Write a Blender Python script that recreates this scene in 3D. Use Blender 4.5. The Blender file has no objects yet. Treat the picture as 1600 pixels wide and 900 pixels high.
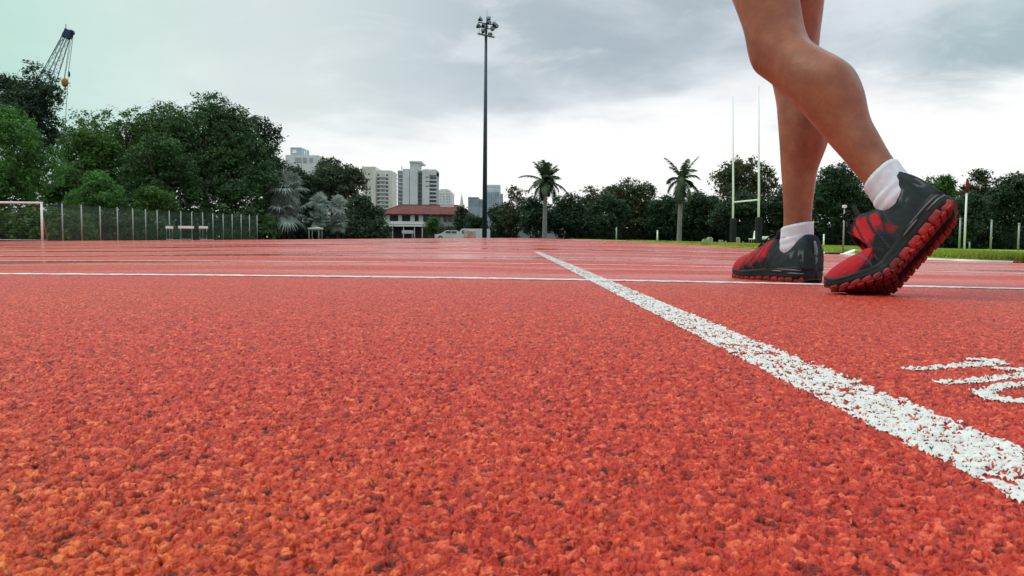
import bpy, bmesh, math, random
import numpy as np
from mathutils import Vector, Matrix

R = math.radians
S = bpy.context.scene
COL = S.collection

# ------------------------------------------------------------------ camera
CAM_H = 0.097
FPX = 1256.0                      # focal length in photo pixels (1600 wide)
PITCH = math.atan(76 / FPX)
ROLL = 0.0095
cam_d = bpy.data.cameras.new('camera')
cam = bpy.data.objects.new('camera', cam_d)
COL.objects.link(cam)
cam_d.sensor_width = 36.0
cam_d.lens = 36.0 * FPX / 1600.0
cam_d.clip_start = 0.01
cam_d.clip_end = 6000
CROT = Matrix.Rotation(math.pi / 2 - PITCH, 3, 'X') @ Matrix.Rotation(ROLL, 3, 'Z')
cam.matrix_world = Matrix.Translation((0, 0, CAM_H)) @ CROT.to_4x4()
cam_d.dof.use_dof = True
cam_d.dof.focus_distance = 1.7
cam_d.dof.aperture_fstop = 60
S.camera = cam

# ------------------------------------------------------------------ exposure, world, sun
S.view_settings.view_transform = 'Standard'
S.view_settings.look = 'None'
S.view_settings.exposure = 0.0
S.view_settings.gamma = 1.0
S.view_settings.use_curve_mapping = False
S.cycles.max_bounces = 6
S.cycles.transparent_max_bounces = 12

SUN_EL, SUN_AZ = R(52), R(-78)      # azimuth measured from +Y towards +X

W = bpy.data.worlds.new('World')
S.world = W
W.use_nodes = True


def build_world():
    nt = W.node_tree
    nt.nodes.clear()
    N = nt.nodes.new
    L = nt.links.new

    def val(op, a, b=None, c=None):
        n = N('ShaderNodeMath')
        n.operation = op
        for i, v in enumerate((a, b, c)):
            if v is None:
                continue
            if isinstance(v, (int, float)):
                n.inputs[i].default_value = v
            else:
                L(v, n.inputs[i])
        return n.outputs[0]

    def sstep(v, lo, hi):
        n = N('ShaderNodeMapRange')
        n.interpolation_type = 'SMOOTHSTEP'
        L(v, n.inputs[0])
        n.inputs[1].default_value = lo
        n.inputs[2].default_value = hi
        return n.outputs[0]

    def mixc(f, a, b):
        n = N('ShaderNodeMix')
        n.data_type = 'RGBA'
        if isinstance(f, (int, float)):
            n.inputs[0].default_value = f
        else:
            L(f, n.inputs[0])
        for i, v in ((6, a), (7, b)):
            if isinstance(v, tuple):
                n.inputs[i].default_value = (*v, 1)
            else:
                L(v, n.inputs[i])
        return n.outputs[2]

    tc = N('ShaderNodeTexCoord')
    sx = N('ShaderNodeSeparateXYZ')
    L(tc.outputs['Generated'], sx.inputs[0])
    x, y, z = sx.outputs
    zc = val('MAXIMUM', z, 0.0)
    den = val('ADD', zc, 0.16)
    cx = N('ShaderNodeCombineXYZ')
    L(val('DIVIDE', x, den), cx.inputs[0])
    L(val('DIVIDE', y, den), cx.inputs[1])

    def noise(scale, detail, rough, dist, off):
        mp = N('ShaderNodeMapping')
        mp.inputs['Location'].default_value = off
        L(cx.outputs[0], mp.inputs[0])
        n = N('ShaderNodeTexNoise')
        n.inputs['Scale'].default_value = scale
        n.inputs['Detail'].default_value = detail
        n.inputs['Roughness'].default_value = rough
        n.inputs['Distortion'].default_value = dist
        L(mp.outputs[0], n.inputs['Vector'])
        return n.outputs[0]

    n1 = noise(0.9, 7, 0.55, 0.3, (3.1, 1.7, 0))
    n2 = noise(2.6, 6, 0.6, 0.5, (7.3, 4.2, 0))
    n3 = noise(0.45, 3, 0.5, 0.0, (1.3, 9.2, 0))
    # cloud deck: grey undersides with paler streaks
    grey = mixc(sstep(n1, 0.36, 0.66), (0.42, 0.50, 0.56), (0.78, 0.83, 0.88))
    grey = mixc(val('MULTIPLY', sstep(n2, 0.50, 0.72), 0.6), grey, (0.80, 0.84, 0.87))
    # thinner, paler and greener cloud towards the west (left)
    west = sstep(x, 0.10, -0.30)
    pale = mixc(sstep(n1, 0.3, 0.7), (0.76, 0.85, 0.84), (0.86, 0.92, 0.91))
    deck = mixc(val('MULTIPLY', west, 0.8), grey, pale)
    deck = mixc(val('MULTIPLY', sstep(x, -0.28, -0.60), 0.8), deck, (0.42, 0.76, 0.62))
    deck = mixc(val('MULTIPLY', sstep(x, 0.30, 0.66), 0.45), deck, (0.40, 0.60, 0.60))
    # the bright gap along the horizon, ragged edge
    edge = val('ADD', val('MULTIPLY_ADD', x, 0.09, 0.120), val('MULTIPLY', val('SUBTRACT', n1, 0.5), 0.16))
    edge = val('ADD', edge, val('MULTIPLY', val('SUBTRACT', n2, 0.5), 0.07))
    d = val('SUBTRACT', zc, edge)
    gap = sstep(d, 0.05, -0.03)
    clouds = mixc(gap, deck, mixc(sstep(x, -0.16, -0.5), (1.06, 1.06, 1.05), (0.86, 0.93, 0.90)))
    # the overcast dome brightens towards the zenith
    zen = sstep(z, 0.30, 0.75)
    gain = N('ShaderNodeVectorMath')
    gain.operation = 'SCALE'
    L(clouds, gain.inputs[0])
    south = val('MULTIPLY_ADD', sstep(y, -0.55, 0.25), 0.20, 0.80)     # unseen sky behind the camera dimmed for a more backlit look
    L(val('MULTIPLY', south, val('MULTIPLY_ADD', zen, 1.1, 1.0)), gain.inputs['Scale'])
    bgc = N('ShaderNodeBackground')
    L(gain.outputs[0], bgc.inputs[0])
    bgc.inputs[1].default_value = 1.0
    sky = N('ShaderNodeTexSky')
    sky.sky_type = 'NISHITA'
    sky.sun_disc = False
    sky.sun_elevation = SUN_EL
    sky.sun_rotation = SUN_AZ
    bgs = N('ShaderNodeBackground')
    L(sky.outputs[0], bgs.inputs[0])
    bgs.inputs[1].default_value = 0.1
    mx = N('ShaderNodeMixShader')
    mx.inputs[0].default_value = 0.95
    L(bgs.outputs[0], mx.inputs[1])
    L(bgc.outputs[0], mx.inputs[2])
    out = N('ShaderNodeOutputWorld')
    L(mx.outputs[0], out.inputs[0])
    W.cycles.sampling_method = 'MANUAL'
    W.cycles.sample_map_resolution = 1024


build_world()

sun_d = bpy.data.lights.new('sun', 'SUN')
sun_d.energy = 1.25
sun_d.angle = R(11)
sun_d.color = (1.0, 0.95, 0.88)
sun = bpy.data.objects.new('sun', sun_d)
COL.objects.link(sun)
sdir = Vector((math.sin(SUN_AZ) * math.cos(SUN_EL), math.cos(SUN_AZ) * math.cos(SUN_EL), math.sin(SUN_EL)))
sun.rotation_euler = sdir.to_track_quat('Z', 'Y').to_euler()

# ------------------------------------------------------------------ helpers


def sm(t):
    t = np.clip(t, 0, 1)
    return t * t * (3 - 2 * t)


def gz(x, y):
    """height of the land: a crowned cross-fall, a slight rise, and a dip behind the far kerb"""
    x = np.asarray(x, float)
    y = np.asarray(y, float)
    c = -0.018 * 60 * np.tanh((np.sqrt(x * x + 4) - 2) / 60)
    yy = np.maximum(0, y - 8)
    r = 0.006 * 52 * (1 - np.exp(-yy / 52))
    drop = -0.9 * sm((y - 66) / 12) * sm((x + 25) / 8) * sm((24 - x) / 10)
    return c + r + drop


def gzf(x, y):
    return float(gz(x, y))


def ray(px, py):
    v = CROT @ Vector(((px - 800) / FPX, (450 - py) / FPX, -1.0))
    return v


def hor(px):
    return 374 + ROLL * (px - 800)


def ground_at(px, py):
    """where the sight line through a photo pixel meets the land"""
    v = ray(px, py)
    lo, hi = 0.05, 400.0
    t = 0.05
    while t < 400:
        p = Vector((0, 0, CAM_H)) + v * t
        if p.z < gzf(p.x, p.y):
            hi = t
            lo = t / 1.02
            break
        t *= 1.02
    for _ in range(40):
        m = (lo + hi) / 2
        p = Vector((0, 0, CAM_H)) + v * m
        if p.z < gzf(p.x, p.y):
            hi = m
        else:
            lo = m
    return p.x, p.y


def xat(px, Y):
    v = ray(px, hor(px))
    return Y * v.x / v.y


def zat(px, py, Y):
    v = ray(px, py)
    return CAM_H + Y * v.z / v.y


def mat(name, color, rough=0.7, spec=0.3, metal=0.0, noise=None, bump=None, trans=None):
    m = bpy.data.materials.new(name)
    m.use_nodes = True
    nt = m.node_tree
    b = nt.nodes['Principled BSDF']
    b.inputs['Base Color'].default_value = (*color, 1)
    b.inputs['Roughness'].default_value = rough
    b.inputs['Specular IOR Level'].default_value = spec
    b.inputs['Metallic'].default_value = metal
    if noise or bump:
        tc = nt.nodes.new('ShaderNodeTexCoord')
    if noise:
        sc, amt = noise
        n = nt.nodes.new('ShaderNodeTexNoise')
        n.inputs['Scale'].default_value = sc
        n.inputs['Detail'].default_value = 5
        nt.links.new(tc.outputs['Object'], n.inputs['Vector'])
        r = nt.nodes.new('ShaderNodeValToRGB')
        r.color_ramp.elements[0].position = 0.3
        r.color_ramp.elements[1].position = 0.7
        r.color_ramp.elements[0].color = (*[c * (1 - amt) for c in color], 1)
        r.color_ramp.elements[1].color = (*[min(1, c * (1 + amt)) for c in color], 1)
        nt.links.new(n.outputs[0], r.inputs[0])
        nt.links.new(r.outputs[0], b.inputs['Base Color'])
    if bump:
        sc, st, dist = bump
        n = nt.nodes.new('ShaderNodeTexNoise')
        n.inputs['Scale'].default_value = sc
        n.inputs['Detail'].default_value = 4
        nt.links.new(tc.outputs['Object'], n.inputs['Vector'])
        bp = nt.nodes.new('ShaderNodeBump')
        bp.inputs['Strength'].default_value = st
        bp.inputs['Distance'].default_value = dist
        nt.links.new(n.outputs[0], bp.inputs['Height'])
        nt.links.new(bp.outputs[0], b.inputs['Normal'])
    return m


def np_mesh(name, verts, faces, smooth=False):
    """verts (n,3); faces (m,k) one polygon size"""
    verts = np.asarray(verts, np.float32)
    faces = np.asarray(faces, np.int32)
    me = bpy.data.meshes.new(name)
    k = faces.shape[1]
    me.vertices.add(len(verts))
    me.vertices.foreach_set('co', verts.ravel())
    me.loops.add(faces.size)
    me.loops.foreach_set('vertex_index', faces.ravel())
    me.polygons.add(len(faces))
    me.polygons.foreach_set('loop_start', np.arange(0, faces.size, k, dtype=np.int32))
    me.polygons.foreach_set('loop_total', np.full(len(faces), k, np.int32))
    if smooth:
        me.polygons.foreach_set('use_smooth', np.ones(len(faces), bool))
    me.update(calc_edges=True)
    return me


def link(name, me, m=None, parent=None):
    o = bpy.data.objects.new(name, me)
    COL.objects.link(o)
    if m is not None:
        if not me.materials:
            me.materials.append(m)
    if parent is not None:
        o.parent = parent
    return o


def tag(o, label=None, cat=None, group=None, kind=None):
    if label:
        o['label'] = label
    if cat:
        o['category'] = cat
    if group:
        o['group'] = group
    if kind:
        o['kind'] = kind
    return o


def thing(name, label, cat, loc=(0, 0, 0), rz=0.0, group=None):
    o = bpy.data.objects.new(name, None)
    o.empty_display_size = 0.2
    COL.objects.link(o)
    o.location = loc
    o.rotation_euler = (0, 0, rz)
    return tag(o, label, cat, group)


def copy_tree(o, parent=None):
    c = o.copy()
    COL.objects.link(c)
    if parent is not None:
        c.parent = parent
    for ch in list(o.children):
        copy_tree(ch, c)
    return c


class MB:
    """collects solid shapes into one mesh"""

    def __init__(self):
        self.bm = bmesh.new()

    def box(self, c, s, rot=None, bevel=0.0):
        g = bmesh.ops.create_cube(self.bm, size=1)
        vs = g['verts']
        bmesh.ops.scale(self.bm, vec=s, verts=vs)
        if bevel > 0:
            es = list({e for v in vs for e in v.link_edges})
            r = bmesh.ops.bevel(self.bm, geom=es, offset=bevel, segments=2, affect='EDGES', profile=0.6)
            vs = list({v for f in r['faces'] for v in f.verts} | {v for v in vs if v.is_valid})
        if rot is not None:
            bmesh.ops.rotate(self.bm, verts=vs, cent=(0, 0, 0), matrix=rot)
        bmesh.ops.translate(self.bm, vec=c, verts=vs)
        return self

    def tube(self, pts, rad, n=8, cap=True, sy=1.0):
        pts = [Vector(p) for p in pts]
        if not hasattr(rad, '__len__'):
            rad = [rad] * len(pts)
        rings = []
        for i, p in enumerate(pts):
            a = pts[max(0, i - 1)]
            b = pts[min(len(pts) - 1, i + 1)]
            t = (b - a).normalized()
            u = t.cross(Vector((0, 0, 1)))
            if u.length < 1e-3:
                u = Vector((1, 0, 0))
            u.normalize()
            v = t.cross(u)
            rings.append([self.bm.verts.new(p + (u * math.cos(2 * math.pi * k / n) + v * sy * math.sin(2 * math.pi * k / n)) * rad[i]) for k in range(n)])
        for i in range(len(rings) - 1):
            for k in range(n):
                f = self.bm.faces.new((rings[i][k], rings[i][(k + 1) % n], rings[i + 1][(k + 1) % n], rings[i + 1][k]))
                f.smooth = n > 5
        if cap:
            self.bm.faces.new(rings[0][::-1])
            self.bm.faces.new(rings[-1])
        return self

    def ball(self, c, r, sub=2, scale=(1, 1, 1), rot=None):
        g = bmesh.ops.create_icosphere(self.bm, subdivisions=sub, radius=r)
        vs = g['verts']
        bmesh.ops.scale(self.bm, vec=scale, verts=vs)
        if rot is not None:
            bmesh.ops.rotate(self.bm, verts=vs, cent=(0, 0, 0), matrix=rot)
        bmesh.ops.translate(self.bm, vec=c, verts=vs)
        for v in vs:
            for f in v.link_faces:
                f.smooth = True
        return self

    def poly(self, pts):
        self.bm.faces.new([self.bm.verts.new(p) for p in pts])
        return self

    def prism(self, outline, y0, y1):
        """outline in (x,z), extruded along y"""
        a = [self.bm.verts.new((x, y0, z)) for x, z in outline]
        b = [self.bm.verts.new((x, y1, z)) for x, z in outline]
        n = len(a)
        self.bm.faces.new(a)
        self.bm.faces.new(b[::-1])
        for i in range(n):
            self.bm.faces.new((a[i], b[i], b[(i + 1) % n], a[(i + 1) % n]))
        return self

    def build(self, name, m, parent=None, xf=None):
        bmesh.ops.recalc_face_normals(self.bm, faces=self.bm.faces[:])
        me = bpy.data.meshes.new(name)
        self.bm.to_mesh(me)
        self.bm.free()
        if xf is not None:
            for v in me.vertices:
                v.co = xf(v.co)
            me.update()
        return link(name, me, m, parent)


# ------------------------------------------------------------------ track surface
GC = 0.0025                         # rubber granule size (m)


def h2(ix, iy, k):
    v = (ix.astype(np.int64) * 374761393 + iy.astype(np.int64) * 668265263 + k * 1442695041) & 0xFFFFFFFF
    v = ((v ^ (v >> 13)) * 1274126177) & 0xFFFFFFFF
    v = (v ^ (v >> 16)) & 0xFFFFFFFF
    return v.astype(np.float64) / 4294967295.0


def vnoise(x, y, k):
    ix = np.floor(x).astype(np.int64)
    iy = np.floor(y).astype(np.int64)
    fx = sm(x - ix)
    fy = sm(y - iy)
    a = h2(ix, iy, k)
    b = h2(ix + 1, iy, k)
    c = h2(ix, iy + 1, k)
    d = h2(ix + 1, iy + 1, k)
    return (a * (1 - fx) + b * fx) * (1 - fy) + (c * (1 - fx) + d * fx) * fy


def granules(x, y):
    """granule relief 0..1 and a random number per granule"""
    wx = x + 0.0016 * (vnoise(x / 0.004, y / 0.004, 11) - 0.5) * 2
    wy = y + 0.0016 * (vnoise(x / 0.004, y / 0.004, 12) - 0.5) * 2
    u = wx / GC
    v = wy / GC
    iu = np.floor(u).astype(np.int64)
    iv = np.floor(v).astype(np.int64)
    best = np.full(u.shape, 9.0)
    rid = np.zeros(u.shape)
    for di in (-1, 0, 1):
        for dj in (-1, 0, 1):
            a = iu + di
            b = iv + dj
            dx = a + h2(a, b, 1) - u
            dy = b + h2(a, b, 2) - v
            sz = 0.75 + 0.6 * h2(a, b, 4)
            d = np.sqrt(dx * dx + dy * dy) / sz
            m = d < best
            best = np.where(m, d, best)
            rid = np.where(m, h2(a, b, 3), rid)
    dome = np.clip(1 - best * best * 0.9, 0, 1)
    rel = dome * (0.25 + 0.75 * rid) * 0.85 + 0.25 * vnoise(x / 0.011, y / 0.011, 21)
    return rel, rid, dome * (0.35 + 0.65 * rid)


def rel_amp(y):
    return 0.0045 * np.clip(1.15 - np.maximum(y, 0) / 2.6, 0.12, 1.0)


def track_height(x, y):
    rel, rid, gr = granules(x, y)
    return gz(x, y) + (rel - 0.5) * rel_amp(y), gr, rid


TRACK_W, TRACK_FAR = -33.5, 64.0


def build_track():
    rows = [-4.0, -2.0, -1.0, -0.5, -0.2, -0.05, 0.02, 0.06]
    y = 0.10
    while y < 2.6:
        rows.append(y)
        y *= 1.0042
    while y < TRACK_FAR:
        rows.append(y)
        y *= 1.03
    rows.append(TRACK_FAR)
    rows = np.array(rows)
    e = [1.06, 1.14, 1.25, 1.4, 1.6, 1.9, 2.3, 2.8, 3.5, 4.5, 6, 9, 500]
    s = np.concatenate([-np.array(e[::-1]), np.linspace(-1, 1, 1500), np.array(e)])
    nc = len(s)
    X = s[None, :] * (0.13 + 0.76 * np.maximum(rows, 0))[:, None]
    X = np.clip(X, TRACK_W, 60)
    Y = np.repeat(rows[:, None], nc, 1)
    Z, rel, rid = track_height(X, Y)
    V = np.stack([X, Y, Z], -1).reshape(-1, 3)
    nr = len(rows)
    idx = np.arange(nr * nc).reshape(nr, nc)
    F = np.stack([idx[:-1, :-1], idx[:-1, 1:], idx[1:, 1:], idx[1:, :-1]], -1).reshape(-1, 4)
    wd = np.abs(V[F[:, 0], 0] - V[F[:, 1], 0]) + np.abs(V[F[:, 2], 0] - V[F[:, 3], 0])
    F = F[wd > 1e-6]
    me = np_mesh('running_track', V, F, smooth=True)
    at = me.attributes.new('granule', 'FLOAT', 'POINT')
    at.data.foreach_set('value', rid.ravel().astype(np.float32))
    # material
    m = bpy.data.materials.new('red_rubber')
    m.use_nodes = True
    nt = m.node_tree
    N = nt.nodes.new
    L = nt.links.new
    b = nt.nodes['Principled BSDF']
    tc = N('ShaderNodeTexCoord')
    a = N('ShaderNodeAttribute')
    a.attribute_name = 'granule'
    ramp = N('ShaderNodeValToRGB')
    el = ramp.color_ramp.elements
    el[0].position = 0.11
    el[0].color = (0.10, 0.012, 0.008, 1)
    el[1].position = 0.92
    el[1].color = (0.80, 0.140, 0.072, 1)
    e = el.new(0.28)
    e.color = (0.40, 0.029, 0.018, 1)
    e = el.new(0.70)
    e.color = (0.60, 0.050, 0.029, 1)
    vc = N('ShaderNodeTexVoronoi')
    vc.inputs['Scale'].default_value = 280
    wn = N('ShaderNodeTexNoise')
    wn.inputs['Scale'].default_value = 330
    L(tc.outputs['Object'], wn.inputs['Vector'])
    wv = N('ShaderNodeMix')
    wv.data_type = 'RGBA'
    wv.blend_type = 'LINEAR_LIGHT'
    wv.inputs[0].default_value = 0.0022
    L(tc.outputs['Object'], wv.inputs[6])
    L(wn.outputs['Color'], wv.inputs[7])
    L(wv.outputs[2], vc.inputs['Vector'])
    sc_ = N('ShaderNodeSeparateColor')
    L(vc.outputs['Color'], sc_.inputs[0])
    av = N('ShaderNodeMix')
    av.data_type = 'FLOAT'
    av.inputs[0].default_value = 0.72
    L(a.outputs['Fac'], av.inputs[2])
    L(sc_.outputs[0], av.inputs[3])
    L(av.outputs[0], ramp.inputs[0])
    # broad wear: orange, faded and darker patches
    n1 = N('ShaderNodeTexNoise')
    n1.inputs['Scale'].default_value = 0.9
    n1.inputs['Detail'].default_value = 6
    L(tc.outputs['Object'], n1.inputs['Vector'])
    r1 = N('ShaderNodeValToRGB')
    r1.color_ramp.elements[0].position = 0.35
    r1.color_ramp.elements[0].color = (1.0, 0.80, 0.85, 1)
    r1.color_ramp.elements[1].position = 0.68
    r1.color_ramp.elements[1].color = (1.08, 1.30, 0.85, 1)
    L(n1.outputs[0], r1.inputs[0])
    mul = N('ShaderNodeMix')
    mul.data_type = 'RGBA'
    mul.blend_type = 'MULTIPLY'
    mul.inputs[0].default_value = 0.75
    L(ramp.outputs[0], mul.inputs[6])
    L(r1.outputs[0], mul.inputs[7])
    # orange tint of a lens cast, painted into the track colour near the camera
    vd = N('ShaderNodeVectorMath')
    vd.operation = 'DISTANCE'
    L(tc.outputs['Object'], vd.inputs[0])
    vd.inputs[1].default_value = (-0.32, 0.12, 0)
    vn = N('ShaderNodeTexNoise')
    vn.inputs['Scale'].default_value = 7
    vn.inputs['Detail'].default_value = 6
    L(tc.outputs['Object'], vn.inputs['Vector'])
    va = N('ShaderNodeMath')
    va.operation = 'MULTIPLY_ADD'
    L(vn.outputs[0], va.inputs[0])
    va.inputs[1].default_value = 0.5
    L(vd.outputs['Value'], va.inputs[2])
    vr = N('ShaderNodeMapRange')
    vr.interpolation_type = 'SMOOTHSTEP'
    vr.inputs[1].default_value = 0.74
    vr.inputs[2].default_value = 0.30
    vr.inputs[3].default_value = 0.0
    vr.inputs[4].default_value = 1.0
    L(va.outputs[0], vr.inputs[0])
    bl = N('ShaderNodeMix')
    bl.data_type = 'RGBA'
    bl.blend_type = 'MULTIPLY'
    L(vr.outputs[0], bl.inputs[0])
    L(mul.outputs[2], bl.inputs[6])
    bl.inputs[7].default_value = (1.0, 1.6, 0.72, 1)
    bl.clamp_factor = True
    L(bl.outputs[2], b.inputs['Base Color'])
    # water film: damp everywhere, standing sheets in low spots a few metres out
    mp = N('ShaderNodeMapping')
    mp.inputs['Rotation'].default_value = (0, 0, R(5))
    mp.inputs['Scale'].default_value = (0.22, 0.85, 1)
    L(tc.outputs['Object'], mp.inputs[0])
    n2 = N('ShaderNodeTexNoise')
    n2.inputs['Scale'].default_value = 1.0
    n2.inputs['Detail'].default_value = 5
    n2.inputs['Roughness'].default_value = 0.6
    L(mp.outputs[0], n2.inputs['Vector'])
    sp = N('ShaderNodeSeparateXYZ')
    L(tc.outputs['Object'], sp.inputs[0])
    zone = N('ShaderNodeMapRange')
    zone.interpolation_type = 'SMOOTHSTEP'
    zone.inputs[1].default_value = 1.5
    zone.inputs[2].default_value = 3.0
    L(sp.outputs[1], zone.inputs[0])
    pud = N('ShaderNodeMapRange')
    pud.interpolation_type = 'SMOOTHSTEP'
    pud.inputs[1].default_value = 0.44
    pud.inputs[2].default_value = 0.58
    L(n2.outputs[0], pud.inputs[0])
    wet = N('ShaderNodeMath')
    wet.operation = 'MULTIPLY'
    L(zone.outputs[0], wet.inputs[0])
    L(pud.outputs[0], wet.inputs[1])
    rr = N('ShaderNodeMapRange')
    rr.inputs[3].default_value = 0.50
    rr.inputs[4].default_value = 0.08
    L(wet.outputs[0], rr.inputs[0])
    L(rr.outputs[0], b.inputs['Roughness'])
    sl = N('ShaderNodeMapRange')
    sl.inputs[3].default_value = 0.22
    sl.inputs[4].default_value = 0.60
    L(wet.outputs[0], sl.inputs[0])
    L(sl.outputs[0], b.inputs['Specular IOR Level'])
    # granule normals where the mesh relief is too coarse to carry them
    vo = N('ShaderNodeTexVoronoi')
    vo.inputs['Scale'].default_value = 280
    L(wv.outputs[2], vo.inputs['Vector'])
    inv = N('ShaderNodeMath')
    inv.operation = 'SUBTRACT'
    inv.inputs[0].default_value = 1.0
    L(vo.outputs['Distance'], inv.inputs[1])
    bs = N('ShaderNodeMath')
    bs.operation = 'MULTIPLY_ADD'
    L(wet.outputs[0], bs.inputs[0])
    bs.inputs[1].default_value = -0.78
    bs.inputs[2].default_value = 0.85
    bp = N('ShaderNodeBump')
    bp.inputs['Distance'].default_value = 0.0026
    L(bs.outputs[0], bp.inputs['Strength'])
    L(inv.outputs[0], bp.inputs['Height'])
    L(bp.outputs[0], b.inputs['Normal'])
    o = link('running_track', me, m)
    tag(o, 'damp red rubber running track with a rough granular face', 'running track', kind='structure')
    return o


build_track()

# surrounding land, one sheet to the horizon


def build_land():
    r = [0]
    d = 2.0
    while d < 3500:
        r.append(d)
        d *= 1.16
    a = np.array(r)
    ax = np.concatenate([-a[:0:-1], a])
    X, Y = np.meshgrid(ax, ax)
    Z = gz(X, Y) - 0.05
    n = len(ax)
    idx = np.arange(n * n).reshape(n, n)
    F = np.stack([idx[:-1, :-1], idx[:-1, 1:], idx[1:, 1:], idx[1:, :-1]], -1).reshape(-1, 4)
    V = np.stack([X, Y, Z], -1).reshape(-1, 3)
    me = np_mesh('ground', V, F, True)
    m = mat('verge_ground', (0.035, 0.045, 0.018), 0.95, 0.1, noise=(0.6, 0.5))
    o = link('ground', me, m)
    tag(o, kind='structure')


build_land()

# ---- painted lines
M_paint = mat('line_paint', (0.66, 0.635, 0.61), 0.55, 0.35, noise=(60, 0.10))


def paint_line(name, p0, p1, width, label, hole=0.30, step0=0.0012, lift=0.0004, ragged=0.35):
    p0 = np.array(p0)
    p1 = np.array(p1)
    Ld = np.linalg.norm(p1 - p0)
    t = (p1 - p0) / Ld
    nrm = np.array([-t[1], t[0]])
    ss = [0.0]
    while ss[-1] < Ld:
        yy = max(0.3, abs((p0 + t * ss[-1])[1]))
        ss.append(ss[-1] + step0 * max(1.0, (yy / 0.4) ** 1.15))
    ss = np.array(ss)
    nw = int(max(10, min(64, width / 0.0010)))
    w = np.linspace(-0.5, 0.5, nw) * width
    X = p0[0] + t[0] * ss[:, None] + nrm[0] * w[None, :]
    Y = p0[1] + t[1] * ss[:, None] + nrm[1] * w[None, :]
    Z, rel, rid = track_height(X, Y)
    Z = Z + lift + 0.0008 * np.clip(Y - 0.9, 0, 2)
    na, nb = X.shape
    idx = np.arange(na * nb).reshape(na, nb)
    F = np.stack([idx[:-1, :-1], idx[:-1, 1:], idx[1:, 1:], idx[1:, :-1]], -1).reshape(-1, 4)
    fr = (rel.ravel()[F]).mean(1)
    wc = np.abs(np.repeat(((w[:-1] + w[1:]) / width)[None, :], na - 1, 0).ravel())
    patch = vnoise(X / 0.02, Y / 0.02, 33).ravel()[F].mean(1)
    thr = hole + 0.16 * (patch - 0.5) + ragged * np.clip((wc - 0.82) / 0.18, 0, 1)
    F = F[fr > thr]
    V = np.stack([X, Y, Z], -1).reshape(-1, 3)
    used = np.unique(F)
    rm = np.zeros(len(V), np.int32)
    rm[used] = np.arange(len(used))
    me = np_mesh(name, V[used], rm[F], True)
    o = link(name, me, M_paint)
    tag(o, label, 'painted line', kind='structure')
    return o


bx0, by0 = ground_at(1602, 744)
bx1, by1 = ground_at(838, 393.5)
dv = np.array([bx1 - bx0, by1 - by0])
dv /= np.linalg.norm(dv)
paint_line('track_line', (bx0 - dv[0] * 0.18, by0 - dv[1] * 0.18), (bx1, by1), 0.056,
           'thick speckled white line running away from the camera', hole=0.51, ragged=0.3, step0=0.0010)
# lane lines, 1.22 m apart, across the picture
ax0, ay0 = ground_at(0, 428.5)
ax1, ay1 = ground_at(1600, 452)
ld = np.array([ax1 - ax0, ay1 - ay0])
ld /= np.linalg.norm(ld)
ln = np.array([-ld[1], ld[0]])
LANES = [(0, 0.065, 0.44), (1, 0.05, 0.52), (2, 0.045, 0.60), (3, 0.05, 0.50)]
for k, wdt, hl in LANES:
    q = np.array([ax0, ay0]) + ln * 1.22 * k
    paint_line('lane_line', q - ld * (1.0 + 3.0 * k), q + ld * (3.2 + (1.7 * k if k < 3 else 0.9 * k)), wdt,
               ['nearest thin white lane line across the track', 'worn second lane line beyond the shoes',
                'faded third lane line across the damp track', 'faded fourth lane line across the damp track',
                'faintest lane line farthest out on the track'][k], hole=hl, step0=0.003, lift=0.0006)


def stroke(name, pix, width, label):
    """one painted numeral from centre lines given in photo pixels"""
    Vs, Fs, off = [], [], 0
    for line in pix:
        P = np.array([ground_at(*p) for p in line])
        seg = np.linalg.norm(np.diff(P, axis=0), axis=1)
        cum = np.concatenate([[0], np.cumsum(seg)])
        s = np.arange(0, cum[-1], 0.0014)
        cx = np.interp(s, cum, P[:, 0])
        cy = np.interp(s, cum, P[:, 1])
        ker = np.ones(9) / 9
        if len(s) > 20:
            cx = np.convolve(np.pad(cx, 4, 'edge'), ker, 'valid')
            cy = np.convolve(np.pad(cy, 4, 'edge'), ker, 'valid')
        tx = np.gradient(cx)
        ty = np.gradient(cy)
        l = np.hypot(tx, ty) + 1e-9
        w = np.linspace(-0.5, 0.5, 26) * width
        X = cx[:, None] - (ty / l)[:, None] * w
        Y = cy[:, None] + (tx / l)[:, None] * w
        Z, rel, rid = track_height(X, Y)
        Z = Z + 0.0007 + 0.0002 * (len(Vs))
        na, nb = X.shape
        idx = np.arange(na * nb).reshape(na, nb)
        F = np.stack([idx[:-1, :-1], idx[:-1, 1:], idx[1:, 1:], idx[1:, :-1]], -1).reshape(-1, 4)
        fr = rel.ravel()[F].mean(1)
        wc = np.abs(np.repeat(((w[:-1] + w[1:]) / width)[None, :], na - 1, 0).ravel())
        F = F[fr > 0.52 + 0.3 * np.clip((wc - 0.7) / 0.3, 0, 1)]
        Vs.append(np.stack([X, Y, Z], -1).reshape(-1, 3))
        Fs.append(F + off)
        off += na * nb
    me = np_mesh(name, np.concatenate(Vs), np.concatenate(Fs), True)
    o = link(name, me, M_paint)
    tag(o, label, 'painted numeral', kind='structure')


stroke('painted_numeral', [[(1416, 579), (1480, 575), (1572, 568)], [(1508, 564), (1540, 565), (1574, 568)]], 0.017,
       'worn white numeral 1 farthest up the track')
stroke('painted_numeral', [[(1466, 600), (1504, 599), (1570, 591), (1640, 584)], [(1548, 578), (1590, 580), (1640, 583)]], 0.017,
       'worn white numeral 1 next to the zero')
stroke('painted_numeral', [[(1680, 601), (1610, 601), (1560, 606), (1534, 615), (1546, 624), (1586, 630), (1650, 629), (1720, 622), (1745, 611), (1720, 603), (1680, 601)]], 0.017,
       'worn white numeral 0 nearest the thick line')

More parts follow.
